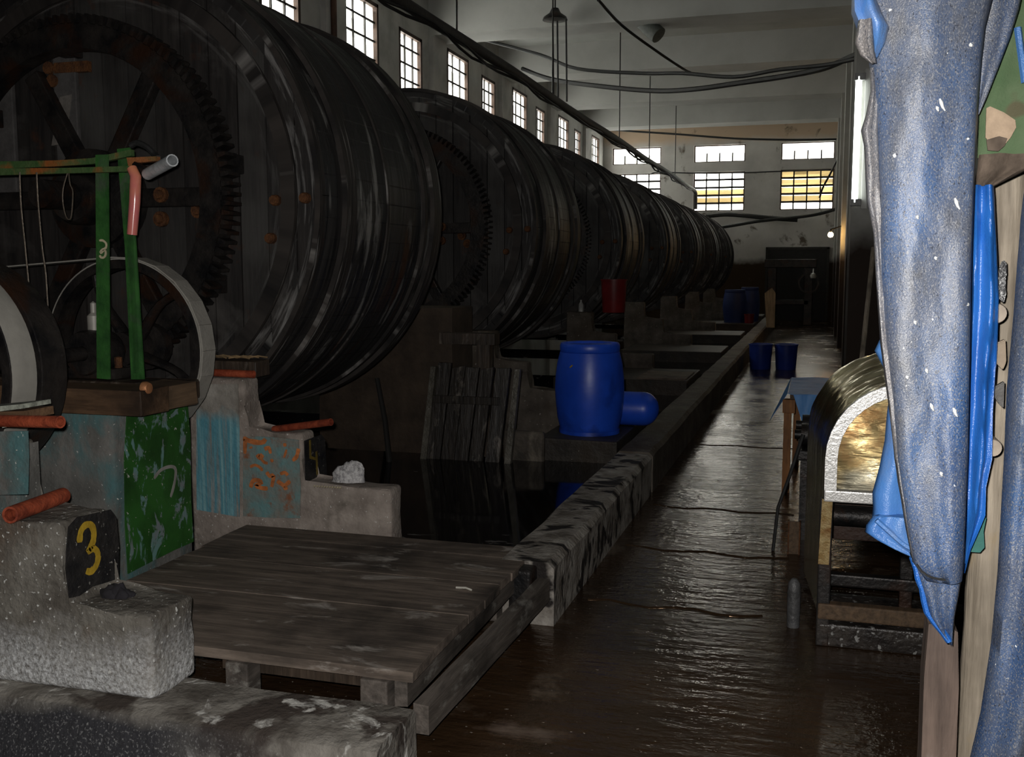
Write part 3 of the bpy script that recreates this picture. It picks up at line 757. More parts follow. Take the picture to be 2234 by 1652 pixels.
pulley(3.035, 3.16, iron_grey, 'worn grey belt pulley above the pale stepped pier, cut by the edge of the view', ph=.5)
pulley(3.20, 3.33, iron_dark, 'black loose pulley close behind the worn grey one', ph=.2, R=.440)
pulley(4.235, 4.36, iron_grey, 'worn grey belt pulley behind the two green lever posts', ph=2.0)
t = thing('drive_shaft', (-3.3, 2.9, 1.225), 'greasy steel shaft running through the three belt pulleys', 'shaft')
bm = nb(); lathe(bm, [(0, 2.84), (.033, 2.84), (.033, 4.50), (0, 4.50)], (-3.3, 0, 1.255), 'y', 16); obj('rod', bm, iron_dark, t, True)
bm = nb(); lathe(bm, [(.034, 4.42), (.12, 4.42), (.12, 4.48), (.034, 4.48)], (-3.3, 0, 1.255), 'y', 20, True); obj('collar', bm, iron_dark, t, True)
def bearing(y, label, zb):
    t = thing('bearing_block', (-3.3, y, zb), label, 'bearing')
    bm = nb(); box(bm, (-3.46, y-.07, zb), (-3.14, y+.07, zb+.05), .006); box(bm, (-3.38, y-.06, zb+.05), (-3.22, y+.06, 1.25), .012)
    lathe(bm, [(.035, y-.09), (.10, y-.09), (.11, y-.06), (.11, y+.06), (.10, y+.09), (.035, y+.09)], (-3.3, 0, 1.255), 'y', 24, True); obj('housing', bm, iron_dark, t, True)
    bm = nb(); lathe(bm, [(0, 0), (.03, 0), (.03, .07), (.014, .085), (.014, .13), (0, .14)], (-3.3, y, 1.36), 'z', 14); obj('grease_cup', bm, iron_grey, t, True)
    for s in (-1, 1):
        bm = nb(); lathe(bm, [(0, 0), (.018, 0), (.018, .05), (0, .055)], (-3.3+s*.13, y, zb+.05), 'z', 8); obj('bolt', bm, rust, t)
bearing(4.04, 'black grease covered bearing block with oil cup between the pulleys', 1.135)
# flat belt from the far pulley towards the wall
t = []
bm = nb(); R = .453; cx, cz = -3.3, 1.255; pts = [(-6.3, 1.50)]
for k in range(13):
    a = PI*.53-PI*1.06*k/12; pts.append((cx+R*cos(a), cz+R*sin(a)))
pts.append((-6.3, 1.02))
L0 = [(Vector((x, 0, z))) for x, z in pts]
for i in range(len(L0)-1):
    a, c = L0[i], L0[i+1]; n = Vector((-(c.z-a.z), 0, c.x-a.x)).normalized()*.007
    prism(bm, [(a.x, 4.245, a.z), (c.x, 4.245, c.z), (c.x+n.x, 4.245, c.z+n.z), (a.x+n.x, 4.245, a.z+n.z)], (0, .105, 0))
one('drive_belt', bm, flat('belt_canvas', (.30, .285, .255), .6, 0, .8), 'flat canvas drive belt running from the pulley behind the green levers', 'belt')

# belt shifter with two green posts
Yl = 3.85
t = thing('belt_shifter_frame', tuple(onY(245, 812, Yl)), 'green iron frame of two lever posts and rails, chalked 3 on one post', 'lever frame')
def strip(parent, nm, mat, px, Y, th, lab=None):
    bm = nb(); prism(bm, [onY(a, c, Y) for a, c in px], (0, th, 0)); o = obj(nm, bm, mat, parent); return put(o, lab) if lab else o
s1 = strip(t, 'lever_post', green_iron, [(208, 338), (235, 337), (239, 828), (211, 826)], Yl, .008)
bm = nb(); st = [(216, 528), (224, 525), (231, 533), (231, 541), (222, 546), (228, 549), (230, 558), (225, 563), (219, 559)]
st = [(217, 525), (225, 525), (232, 532), (231, 541), (222, 546), (220, 552), (229, 546), (231, 553), (228, 561), (221, 562), (218, 557)]
stroke(bm, smooth_pts([onY(a, c, Yl-.001) for a, c in st], 3), .010, (0, -1, 0)); put(obj('chalk_number', bm, cream_paint, s1), 'cream figure 3')
s2 = thing; s2 = strip(t, 'lever_post', green_iron, [(255, 325), (283, 322), (296, 540), (314, 828), (286, 828), (272, 540)], Yl+.08, .008)
bm = nb(); prism(bm, [onY(a, c, Yl+.079) for a, c in ((281, 400), (284, 400), (304, 812), (301, 812))], (0, -.035, 0)); obj('post_flange', bm, green_iron, s2)
strip(t, 'upper_rail', green_rust, [(-60, 362), (0, 352), (120, 350), (200, 345), (285, 326), (286, 340), (200, 358), (120, 363), (0, 368), (-60, 374)], Yl+.04, .025)
strip(t, 'lower_rail', green_rust, [(-60, 368), (150, 366), (290, 362), (291, 374), (150, 378), (-60, 384)], Yl-.035, .03)
strip(t, 'rail_end', orange_iron, [(276, 344), (340, 341), (341, 351), (292, 356), (292, 366), (280, 366)], Yl-.01, .03, 'orange primed rail end')
bm = nb(); tube(bm, [onY(288, 368, Yl-.04), onY(296, 385, Yl-.05), onY(294, 440, Yl-.05), onY(288, 512, Yl-.05)], [.022, .024, .024, .022], 14, .8); put(obj('grip_sleeve', bm, pink_pipe, t, True), 'shiny pink plastic sleeve hanging down')
bm = nb(); tube(bm, [onY(322, 380, Yl-.03), onY(376, 350, Yl-.20)], .026, 14, .8); put(obj('handle', bm, white_pipe, t, True), 'white plastic pipe handle')
bm = nb(); tube(bm, [onY(296, 362, Yl), onY(326, 378, Yl-.02)], .022, 10); obj('handle_socket', bm, iron_dark, t, True)
bm = nb(); tube(bm, smooth_pts([onY(285, 318, Yl+.05), onY(300, 312, Yl+.05), onY(322, 322, Yl+.05), onY(338, 338, Yl+.05), onY(345, 345, Yl+.03)]), .014, 8); obj('cable_loop', bm, cable_m, t, True)
# pull wires hanging from the rails
for i, (pts, l) in enumerate((([(43, 376), (46, 450), (55, 540), (64, 640), (66, 700)], 'thin bare wire hanging from the green rail nearer the edge of the view'), ([(80, 376), (83, 440), (92, 540), (100, 600), (106, 700)], 'thin bare wire hanging from the green rail beside another, closer to the posts'))):
    bm = nb(); tube(bm, smooth_pts([onY(a, c, Yl-.04) for a, c in pts]), .004, 5); one('hanging_wire', bm, wire_m, l, 'wire')
bm = nb(); tube(bm, smooth_pts([onY(a, c, Yl-.04) for a, c in ((147, 378), (138, 410), (137, 440), (143, 470), (150, 479), (156, 470), (159, 420), (153, 402), (150, 378))]), .003, 5); one('hanging_wire', bm, wire_m, 'loop of thin wire hanging from the green rail near the chalked post', 'wire')

# red pipes on the piers
def pipe(p0, p1, r, label, mat=red_pipe_m, hollow=.72, bend=0):
    bm = nb(); a, c = Vector(p0), Vector(p1); pts = [a+(c-a)*i/6+Vector((0, 0, bend*sin(PI*i/6))) for i in range(7)]
    tube(bm, pts, r, 18, hollow); return one('pipe', bm, mat, label, 'pipe', smooth=True)
pipe(onZ(22, 1124, .825), onZ(138, 1081, .818), .029, 'rusty red pipe with open end lying on the middle step above the yellow 3')
a = onY(52, 918, 2.74); c = onY(132, 921, 2.74)
pipe((a.x-.22, a.y+.06, a.z-.018), (c.x, c.y, c.z), .021, 'short red pipe sticking out below the worn grey pulley')
pipe(onY(598, 937, 4.72), onY(722, 921, 4.60), .019, 'long red pipe lying over the step above the white fibre lump')
pipe((-3.13, 4.655, 1.105+.0), (-2.80, 4.63, 1.105), .020, 'dark red pipe lying along the top of the turquoise dripped pier')
# bearing timber of the cut pulley
t = thing('timber_beam', tuple(onY(20, 930, 2.80)), 'short timber striped with white paint under the worn grey pulley', 'timber')
bm = nb(); q = [onY(a, c, 2.80) for a, c in ((-120, 902), (52, 897), (54, 915), (-120, 931))]; prism(bm, q, (0, .14, 0)); obj('board', bm, wood_warm, t)
bm = nb(); q = [onY(a, c, 2.795) for a, c in ((-120, 898), (46, 882), (47, 892), (-120, 912))]; prism(bm, q, (0, .14, 0)); obj('white_batten', bm, flat('white_green_paint', (.36, .38, .32), .7, 0, .3, 30), t)
bm = nb(); q = [onY(a, c, 2.795) for a, c in ((2, 925), (50, 917), (52, 925), (5, 934))]; prism(bm, q, (0, .02, 0)); put(obj('white_stripe', bm, flat('white_paint', (.40, .40, .36), .7), t), 'white painted stripe')
bm = nb(); p = onZ(22, 1098, .79); box(bm, (p.x-.02, p.y-.02, .785), (p.x+.02, p.y+.02, .85), .006); lathe(bm, [(0, 0), (.03, 0), (.03, .018), (0, .02)], (p.x, p.y, .845), 'z', 6); one('bolt', bm, rust_red, 'square headed rusty bolt standing behind the red pipe', 'bolt')

# ------------------------------------------------------------------ low wall, deck, rail
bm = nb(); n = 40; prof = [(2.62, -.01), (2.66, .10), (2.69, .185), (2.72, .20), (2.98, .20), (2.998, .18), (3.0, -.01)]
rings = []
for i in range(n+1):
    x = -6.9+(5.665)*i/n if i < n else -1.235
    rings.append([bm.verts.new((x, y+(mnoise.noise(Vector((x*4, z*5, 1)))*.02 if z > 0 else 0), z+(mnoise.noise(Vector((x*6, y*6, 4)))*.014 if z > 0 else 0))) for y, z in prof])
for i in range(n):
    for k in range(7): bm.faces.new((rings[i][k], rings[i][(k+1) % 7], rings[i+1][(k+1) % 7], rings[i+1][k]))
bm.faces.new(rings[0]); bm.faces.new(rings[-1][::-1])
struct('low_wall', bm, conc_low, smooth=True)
t = thing('plank_deck', (-2.0, 3.8, .05), 'wide worn brown plank deck over the nearest pit', 'deck')
bm = nb(); ys = 3.035; k = 0; widths = [.19, .22, .17, .21, .2, .18, .22, .2]
for w in widths:
    y1 = ys+w
    xr = -1.27+.01*random.random(); xl = -2.84 if y1 < 4.35 else -2.86
    if y1 > 4.63: break
    box(bm, (xl, ys+.0012, .262), (xr, y1-.0012, .300+random.uniform(-.0025, .0025)), .002); ys = y1
obj('plank', bm, wood_deck, t, False, 40, .006, 5)
t.children[0].name = 'plank_top'
bm = nb(); prism(bm, [(-1.33, 3.04, .262), (-1.283, 3.04, .262), (-1.283, 3.04, .175), (-1.33, 3.04, .17)], (0, 1.26, 0)); obj('side_board', bm, wood_rail, t)
for i, (x, w) in enumerate(((-1.93, .09), (-1.40, .10))):
    bm = nb(); box(bm, (x-w/2, 3.02, .05), (x+w/2, 3.11, .262), .006); obj('post', bm, wood_rail, t)
    bm = nb(); box(bm, (x-w/2, 4.25, .05), (x+w/2, 4.34, .262), .006); obj('post', bm, wood_rail, t)
bm = nb(); box(bm, (-2.05, 3.12, .19), (-1.30, 3.20, .26)); obj('joist', bm, wood_dark, t)
bm = nb(); box(bm, (-2.8, 4.36, .19), (-1.30, 4.44, .26)); obj('joist', bm, wood_dark, t)
for (a, c) in ((995, 1282),):
    p = onZ(a, c, .302); bm = nb(); tube(bm, [p, p+Vector((.045, -.004, .004)), p+Vector((.075, -.014, 0))], .004, 5); one('nail', bm, flat('bright_splinter', (.7, .68, .6), .4), 'tiny bright splinter lying on the plank deck', 'splinter')
bm = nb(); a = Vector((-1.16, 4.36, .19)); c = Vector((-1.225, 3.01, .155))
for s in range(1):
    d = (c-a); n = 12; rg = []
    for i in range(n+1):
        p = a+d*i/n; q = mnoise.noise(Vector((i*.7, 2, 3)))*.006
        rg.append([bm.verts.new(p+Vector(v)) for v in ((-.025, 0, -.055+q), (.03, 0, -.055-q), (.03, 0, .045+q), (-.025, 0, .05+q))])
    for i in range(n):
        for k in range(4): bm.faces.new((rg[i][k], rg[i][(k+1) % 4], rg[i+1][(k+1) % 4], rg[i+1][k]))
    bm.faces.new(rg[0]); bm.faces.new(rg[-1][::-1])
one('wooden_rail', bm, wood_rail, 'long grey timber rail lying between the kerb end and the low front wall', 'rail')
# dark iron stub in the kerb end
bm = nb(); box(bm, (-1.31, 4.30, .08), (-1.20, 4.40, .29), .02, seg=3); one('kerb_stub', bm, iron_dark, 'dark rounded stub set in the end of the kerb', 'stub', rough=.006, rs=9)
# rags
def lump(px, n, r, mat, name, label, cat, fl=.6, seed=1, sub=3, amp=.5, fr=9):
    bm = nb(); rnd = random.Random(seed)
    for i in range(n):
        t_ = bmesh.new(); bmesh.ops.create_icosphere(t_, subdivisions=sub, radius=1)
        q = Vector((rnd.uniform(-1, 1)*r[0]*.55, rnd.uniform(-1, 1)*r[1]*.5, 0)); s = rnd.uniform(.5, .8); hz = rnd.uniform(.6, 1)
        if i == 0: q = Vector((0, 0, 0)); s = .8; hz = 1
        for v in t_.verts:
            m = 1+amp*mnoise.noise(v.co*1.7+Vector((seed*3.1, i*5.3, 0)))+amp*.45*mnoise.noise(v.co*fr*.5+Vector((i, seed, 2)))
            v.co = Vector((v.co.x*r[0]*s*m, v.co.y*r[1]*s*m, v.co.z*r[2]*hz*m))+q
            if v.co.z < 0: v.co.z *= .05
        for v in t_.verts: v.co += Vector(px)
        join(bm, t_)
    return one(name, bm, mat, label, cat, smooth=True, ang=60)
lump(onZ(258, 1302, .50), 6, (.055, .032, .045), dark_rag, 'crumpled_rag', 'small black crumpled rag lying on the lowest step before the yellow 3', 'rag', seed=4, amp=.42, fr=5)
lump(Vector((-2.30, 4.74, .545)), 4, (.085, .05, .115), foam, 'fibre_lump', 'crumpled grey white fibre lump on the lowest step of the orange lettered pier', 'fibre', seed=8, amp=.30, fr=5)
bm = nb()
for i in range(11):
    p = onZ(686+5.6*i, 1061+.35*i, .545); lathe(bm, [(0, -.006), (.006, 0), (0, .008)], p, 'z', 6)
one('bead_cord', bm, cream_paint, 'short beaded cord lying beside the white fibre lump', 'cord')

# ------------------------------------------------------------------ pit-side things
t = thing('plank_hatch', (-2.5, 7.3, .17), 'dark wooden hatch of upright boards leaning at the pit edge before the barrel', 'hatch')
tops = [.93, .91, .90, .905, .90]; xs = [-2.79, -2.68, -2.565, -2.45, -2.315]
for i in range(5):
    bm = nb(); w = .105; bx = xs[i]-.065; tx = xs[i]
    prism(bm, [(bx, 7.20+.012*(i % 2), .17), (bx+w, 7.20+.012*(i % 2), .17), (tx+w, 7.30+.012*(i % 2), tops[i]), (tx, 7.30+.012*(i % 2), tops[i]-.02*(i % 2))], (0, .035, 0)); obj('board', bm, wood_black, t, False, 40, .004, 9)
for s in (0, 1):
    bm = nb(); bx = (-2.90, -2.22)[s]; prism(bm, [(bx, 7.17, .17), (bx+.05, 7.17, .17), (bx+.095, 7.275, .90), (bx+.055, 7.275, .90)], (0, .05, 0)); obj('edge_batten', bm, mottled('wood_edge_grey_%d' % s, (.05, .045, .035), (.13, .12, .10), 8, .4), t)
bm = nb(); box(bm, (-2.82, 7.25, .62), (-2.28, 7.275, .68), .004); obj('cross_batten', bm, wood_black, t)
bm = nb(); box(bm, (-2.28, 7.335, -.01), (-1.95, 7.395, .42), .03, seg=3); one('stone_block', bm, mottled('scum_block', (.03, .025, .02), (.09, .075, .06), 6, .7, c3=(.22, .19, .15)), 'scum blotched low block between the plank hatch and the blue barrel', 'block', rough=.012, rs=7)
bm = nb(); a = onY(822, 825, 7.05); c = onY(850, 985, 7.0); tube(bm, [(c.x, c.y, .15), (c.x-.05, 7.03, .5), (a.x, a.y, a.z)], [.022, .02, .018], 8); one('leaning_pole', bm, flat('dark_pole', (.008, .007, .006), .85), 'thin dark pole standing in the black pit below the nearest drum', 'pole', smooth=True)
# under-drum timbers seen in the dark
bm = nb(); a = onY(962, 747, 7.8); c = onY(1082, 742, 7.8); box(bm, (a.x, 7.76, a.z-.01), (c.x, 7.90, a.z+.08)); box(bm, (c.x-.16, 7.78, 0), (c.x-.05, 7.88, a.z-.01)); one('drum_trestle', bm, wood_dark, 'black timber trestle under the second drum above the plank hatch', 'trestle')

def barrel(loc, R, Hh, mat, label, group=None):
    t = thing('plastic_barrel', loc, label, 'barrel', group)
    bm = nb(); pr = [(0, 0), (R*.80, 0), (R*.84, .012), (R*.86, .05), (R*.93, Hh*.18), (R*.985, Hh*.38), (R, Hh*.5), (R*.985, Hh*.62), (R*.94, Hh*.77), (R*.86, Hh*.90), (R*.83, Hh*.905), (R*.82, Hh*.915), (0, Hh*.915)]
    lathe(bm, pr, loc, 'z', 48); obj('body', bm, mat, t, True)
    bm = nb(); lathe(bm, [(0, Hh*.905), (R*.845, Hh*.905), (R*.86, Hh*.915), (R*.86, Hh*.975), (R*.83, Hh), (R*.78, Hh*.995), (R*.76, Hh*.975), (0, Hh*.975)], loc, 'z', 48); obj('lid', bm, mat, t, True)
    bm = nb(); lathe(bm, [(R*.835, .0), (R*.875, .0), (R*.875, .03), (R*.835, .03)], loc, 'z', 48, True); obj('foot_ring', bm, mat, t, True)
    return t
bc = Vector((-1.70, 7.80, .36))
B1 = barrel(tuple(bc), .275, .715, blue_plastic, 'large blue plastic barrel standing on the slab beside the kerb')
bm = nb(); p = onY(1247, 794, 7.56)
# yellow smear on the barrel shoulder
q = Vector((p.x, p.y, p.z)); d = (Vector((q.x, q.y, 0))-Vector((bc.x, bc.y, 0))).normalized(); rr = .262
stroke(bm, [Vector((bc.x, bc.y, z))+Matrix.Rotation(an, 3, 'Z') @ d*rr for an, z in ((-.05, .895), (.0, .905), (.05, .915))], .012, d); put(obj('paint_smear', bm, yellow_paint, B1), 'yellow paint smear')
tip = onY(1437, 915, 8.24); jz = .362+.140
t = thing('plastic_jar', (tip.x-.25, 8.24, .362), 'small round ended blue plastic jar lying beside the large barrel', 'jar')
bm = nb(); pr = [(0, -.42), (.10, -.42), (.137, -.40), (.140, -.36), (.140, -.126)]+[(.140*cos(PI/2*i/7), -.126+.140*sin(PI/2*i/7)*.9) for i in range(1, 8)]
lathe(bm, pr, (tip.x, 8.24, jz), 'x', 36); obj('body', bm, blue_plastic, t, True)
bm = nb(); lathe(bm, [(0, -.46), (.07, -.46), (.07, -.415), (0, -.415)], (tip.x, 8.24, jz), 'x', 24); obj('cap', bm, blue_plastic, t, True)

def bucket(loc, R, Hh, mat, label, name='plastic_bucket', cat='bucket', group=None):
    t = thing(name, loc, label, cat, group)
    bm = nb(); lathe(bm, [(0, 0), (R*.86, 0), (R*.88, .01), (R, Hh*.96), (R*1.06, Hh*.96), (R*1.06, Hh), (R*.97, Hh), (R*.84, .02), (0, .02)], loc, 'z', 32); obj('body', bm, mat, t, True)
    bm = nb(); pts = [(loc[0]+R*1.0*cos(a), loc[1]-R*.35*sin(a)-.02, loc[2]+Hh*.93-R*.75*sin(a)) for a in [PI*i/10 for i in range(11)]]; tube(bm, pts, .006, 6); obj('handle', bm, wire_m, t, True)
    return t
bucket((-2.585, 13.32, 1.08), .17, .44, red_plastic, 'dark red plastic bucket standing on the dim pier under the third drum')
bm = nb(); p = onY(1264, 668, 13.3); lathe(bm, [(0, 0), (.035, 0), (.035, .10), (.014, .13), (.014, .16), (0, .16)], (p.x, 13.4, 1.08), 'z', 14); one('glass_bottle', bm, flat('clear_glass_dull', (.5, .5, .48), .15), 'small pale bottle glinting beside the red bucket', 'bottle', smooth=True)
bm = nb(); box(bm, (-3.25, 13.27, 1.07), (-2.3, 13.25+.02, 1.079)); bm.free()
barrel((-1.90, 25.3, .36), .29, .80, blue_far, 'far dim blue barrel on the slab before the last drums, first of two', None)
barrel((-1.58, 25.9, .36), .25, .85, blue_far, 'far dim blue barrel behind the first of two, near the leaning board', None)
bucket((-1.53, 25.0, .36), .12, .22, red_plastic, 'tiny far red bucket in front of the dim blue barrels')
bucket((-.855, 17.25, 0), .19, .42, blue_plastic_dark, 'blue tub on the walkway, of the pair the one touching the kerb side', 'plastic_tub', 'tub')
bucket((-.445, 17.30, 0), .185, .42, blue_plastic_dark, 'blue tub on the walkway, of the pair the one farther from the kerb', 'plastic_tub', 'tub')
bm = nb(); q = [onY(a, c, 24.2) for a, c in ((1690, 706), (1692, 640), (1684, 628), (1668, 640), (1672, 706))]
q[0].z = q[-1].z = .305; prism(bm, q, (0, .04, 0)); one('leaning_board', bm, wood_pale, 'short pale board standing on the far kerb beside the tiny red bucket', 'board')
# boards lying between platforms
bm = nb(); box(bm, (-2.0, 11.75, .36), (-1.42, 12.6, .385), .004); one('loose_board', bm, wood_deck, 'grey loose board lying on the slab beyond the blue barrel', 'board')

# ------------------------------------------------------------------ right side: splitting machine with brass hood
hc = Vector((.395, 4.5, .84))
t = thing('hide_machine', (.40, 4.5, 0), 'leather machine with arched shiny brass hood beside the walkway', 'machine')
def arch(R, Y, z0, n=18):
    pts = [Vector((hc.x-R, Y, z0))]
    for i in range(n+1):
        a = PI-PI*i/n; pts.append(Vector((hc.x+R*cos(a), Y, hc.z+R*sin(a))))
    pts.append(Vector((hc.x+R, Y, z0))); return pts
bm = nb(); NS = 34; gr = []; inner = []
for i in range(NS+1):
    f = i/NS; R = .330+.082*f; Y = 4.52+.78*f; row = []
    for q, p in enumerate(arch(R, Y, .10, 44)):
        d = Vector((p.x-hc.x, 0, max(0, p.z-hc.z))); d = d.normalized() if d.length > 0 else Vector((1, 0, 0))
        am = .012*min(1, max(0, (p.z-.80)*3))
        w = mnoise.noise(Vector((Y*17, q*.16, 1.5)))+.7*mnoise.noise(Vector((Y*34, q*.30, 7)))
        row.append(bm.verts.new(p+d*am*w))
    gr.append(row); inner.append([bm.verts.new(p) for p in arch(R-.016, Y, .10, 44)])
gr = gr+inner[::-1]; gr.append(gr[0])
for i in range(len(gr)-1):
    for k in range(len(gr[0])-1): bm.faces.new((gr[i][k], gr[i][k+1], gr[i+1][k+1], gr[i+1][k]))
obj('hood', bm, hood_top, t, True, 60)
bm = nb(); o_ = arch(.335, 4.485, .655); i_ = arch(.285, 4.485, .655)
for k in range(len(o_)-1): prism(bm, [o_[k], o_[k+1], i_[k+1], i_[k]], (0, .04, 0))
put(obj('arch_flange', bm, steel_bright, t, True, 30), 'bright steel arch edge')
bm = nb(); poly = arch(.29, 4.515, .70); nx, nz = 14, 14
cen = Vector((hc.x, 4.515, .80)); rows = []
for s in range(9):
    f = s/8; row = []
    for p in poly:
        q = cen+(p-cen)*f; q.y += .012*mnoise.noise(Vector((q.x*7, q.z*7, 1)))+.010*(1-f*f)+.19*(q.z-.70); row.append(bm.verts.new(q))
    rows.append(row)
for s in range(8):
    for k in range(len(poly)): 
        kk = (k+1) % len(poly); bm.faces.new((rows[s][k], rows[s][kk], rows[s+1][kk], rows[s+1][k]))
bmesh.ops.solidify(bm, geom=bm.faces[:], thickness=.004)
obj('front_panel', bm, brass, t, True, 60)
bm = nb(); box(bm, (hc.x-.335, 4.47, .655), (hc.x+.335, 4.53, .705), .006); obj('sill', bm, steel_bright, t)
for x, y in ((.045, 4.50), (.045, 5.25), (.70, 4.50), (.70, 5.25), (.40, 4.72)):
    bm = nb(); box(bm, (x, y, .0), (x+.055, y+.05, .655 if x != .40 else .60), .006); lg = obj('leg', bm, iron_dark, t)
    if x < .1 and y < 5:
        bm = nb(); prism(bm, [(x, y-.004, .37), (x+.045, y-.004, .37), (x+.052, y-.004, .66), (x+.008, y-.004, .66)], (0, .004, 0)); put(obj('edge_strip', bm, gold_rust, lg), 'gold coloured rusty strip')
bm = nb(); box(bm, (.05, 4.49, .125), (.75, 4.55, .195), .008); obj('lower_beam', bm, wood_side, t)
bm = nb(); box(bm, (.05, 4.70, .215), (.75, 4.76, .27), .008); obj('lower_beam', bm, iron_dark, t)
bm = nb()
for k in range(5): box(bm, (.08, 5.22, .30+.075*k), (.72, 5.25, .368+.075*k), .004)
obj('back_boards', bm, mottled('red_brown_board', (.022, .011, .008), (.06, .030, .020), 6, .6), t)
bm = nb(); box(bm, (.055, 4.50, .0), (.70, 4.95, .105), .01); obj('base_tray', bm, mottled('grimy_tray', (.012, .010, .010), (.05, .042, .036), 8, .35, (.28, .28, .27), (.62, .68), 30), t, False, 40, .008, 12)
bm = nb(); lathe(bm, [(0, 0), (.05, 0), (.05, .6), (0, .6)], (.09, 4.98, .48), 'x', 20); obj('roller', bm, iron_dark, t, True)
# stumps and post beside it
bm = nb(); lathe(bm, [(0, 0), (.029, 0), (.030, .17), (.026, .21), (.012, .228), (0, .23)], (-.055, 4.72, 0), 'z', 18); one('bollard', bm, mottled('grey_pipe_stub', (.05, .05, .05), (.11, .11, .115), 9, .45), 'short round topped grey stub on the floor beside the hooded machine', 'stub', smooth=True)
t = thing('steel_channel', (-.078, 5.95, 0), 'short upright rusty channel standing on the walkway beyond the round stub', 'post')
bm = nb(); box(bm, (-.114, 5.95, 0), (-.106, 6.0, .195)); box(bm, (-.052, 5.95, 0), (-.044, 6.0, .195)); obj('flange', bm, rust, t)
bm = nb(); box(bm, (-.106, 5.965, 0), (-.052, 5.972, .193)); obj('web', bm, wood_side, t)
# second machine bed behind, black
t = thing('roller_bench', (.25, 6.5, 0), 'black roller bench behind the brass hooded machine', 'bench')
for x, y in ((-.06, 6.3), (.60, 6.3), (-.06, 7.1), (.60, 7.1)):
    bm = nb(); box(bm, (x, y, 0), (x+.06, y+.06, .52)); obj('leg', bm, iron_dark, t)
bm = nb(); box(bm, (-.08, 6.25, .50), (.72, 7.2, .56), .01); obj('bed', bm, iron_dark, t)
for y in (6.45, 6.85):
    bm = nb(); lathe(bm, [(0, -.10), (.03, -.10), (.03, -.06), (.07, -.06), (.07, .74), (.03, .74), (.03, .78), (0, .78)], (0, y, .63), 'x', 20); obj('roller', bm, iron_dark, t, True)
bm = nb(); box(bm, (-.06, 6.32, .12), (.62, 6.36, .34)); obj('front_board', bm, wood_dark, t)
bm = nb(); tube(bm, [onY(1752, 948, 6.15), onY(1722, 1040, 6.1), onY(1697, 1108, 6.05)], [.012, .011, .010], 7); a = onY(1697, 1108, 6.05)
tube(bm, [a, (a.x-.02, 6.0, .0)], [.010, .010], 7); one('leaning_stick', bm, cable_m, 'thin black stick leaning on the black roller bench', 'stick', smooth=True)
# table with blue tarp
t = thing('work_table', (.1, 8.2, 0), 'small wooden table under a crumpled blue tarp', 'table')
bm = nb(); box(bm, (-.16, 7.62, .70), (.55, 8.8, .735), .004); obj('tabletop', bm, wood_side, t)
for x, y in ((-.20, 7.63), (.47, 7.63), (-.15, 8.7), (.47, 8.7)):
    bm = nb(); box(bm, (x, y, 0), (x+.055, y+.055, .70), .004); obj('leg', bm, wood_leg, t)
bm = nb(); box(bm, (-.21, 7.60, .60), (-.12, 7.63, .70), .004); obj('leg_cleat', bm, wood_leg, t)
bm = nb(); nx, ny = 18, 26; gv = []
for j in range(ny+1):
    row = []; fy = j/ny
    for i in range(nx+1):
        fx = i/nx; x = -.175+.74*fx; y = 7.60+1.22*fy
        row.append(bm.verts.new((x, y, .742+.012*max(0, mnoise.noise(Vector((x*6, y*9, 0))))+.006*mnoise.noise(Vector((x*20, y*20, 0))))))
    gv.append(row)
for j in range(ny):
    for i in range(nx): bm.faces.new((gv[j][i], gv[j][i+1], gv[j+1][i+1], gv[j+1][i]))
# front hanging point and side flap
def sheet(bm, A, B, tip, n=8, wav=.01):
    A, B, tip = Vector(A), Vector(B), Vector(tip); rows = []
    for j in range(n+1):
        f = j/n; row = []
        for i in range(n+1):
            g = i/n; p = (A+(B-A)*g)*(1-f)+tip*f; p = p+Vector((0, -1, 0))*wav*sin(g*9+f*4)*(1-f); row.append(bm.verts.new(p))
        rows.append(row)
    for j in range(n):
        for i in range(n): bm.faces.new((rows[j][i], rows[j][i+1], rows[j+1][i+1], rows[j+1][i]))
sheet(bm, (-.135, 7.595, .742), (.10, 7.595, .742), (-.035, 7.575, .44))
sheet(bm, (.10, 7.595, .742), (.50, 7.595, .742), (.32, 7.575, .36))
sheet(bm, (-.178, 8.75, .742), (-.178, 7.60, .742), (-.315, 8.1, .47), wav=.0)
bmesh.ops.remove_doubles(bm, verts=bm.verts[:], dist=.0005)
bmesh.ops.solidify(bm, geom=bm.faces[:], thickness=.003)
one('table_tarp', bm, tarp_table, 'crumpled light blue tarp spread over the small table, corners hanging in points', 'tarp', smooth=True, ang=60)

# tube light, bulb
t = thing('tube_light', (.335, 9.30, 2.15), 'lit white fluorescent tube fixed upright on the near column', 'lamp')
bm = nb(); box(bm, (.345, 9.305, 2.17), (.395, 9.34, 3.35), .004); obj('batten', bm, plaster, t)
a = onY(1874, 168, 9.28); c = onY(1873, 442, 9.28)
bm = nb(); tube(bm, [(a.x, 9.275, a.z), (a.x, 9.275, (a.z+c.z)/2), (a.x, 9.275, c.z)], .026, 16); obj('tube', bm, tube_glow, t, True)
for z in (a.z, c.z):
    bm = nb(); box(bm, (a.x-.035, 9.25, z-.03), (a.x+.055, 9.315, z+.03), .006); obj('end_cap', bm, flat('lamp_cap', (.3, .3, .3), .5), t)
t = thing('bare_bulb', tuple(onY(1812, 512, 22.1)), 'glowing orange bare bulb low on a far column', 'lamp')
p = onY(1812, 512, 22.1); bm = nb(); lathe(bm, [(0, -.055), (.035, -.05), (.055, -.015), (.05, .02), (.028, .05), (0, .052)], p, 'z', 20); obj('globe', bm, bulb_glow, t, True)
bm = nb(); tube(bm, [p+Vector((0, 0, .045)), p+Vector((.0, 0, .10)), Vector((.46, 22.27, p.z+.18))], [.02, .02, .010], 10); obj('holder', bm, iron_dark, t, True)

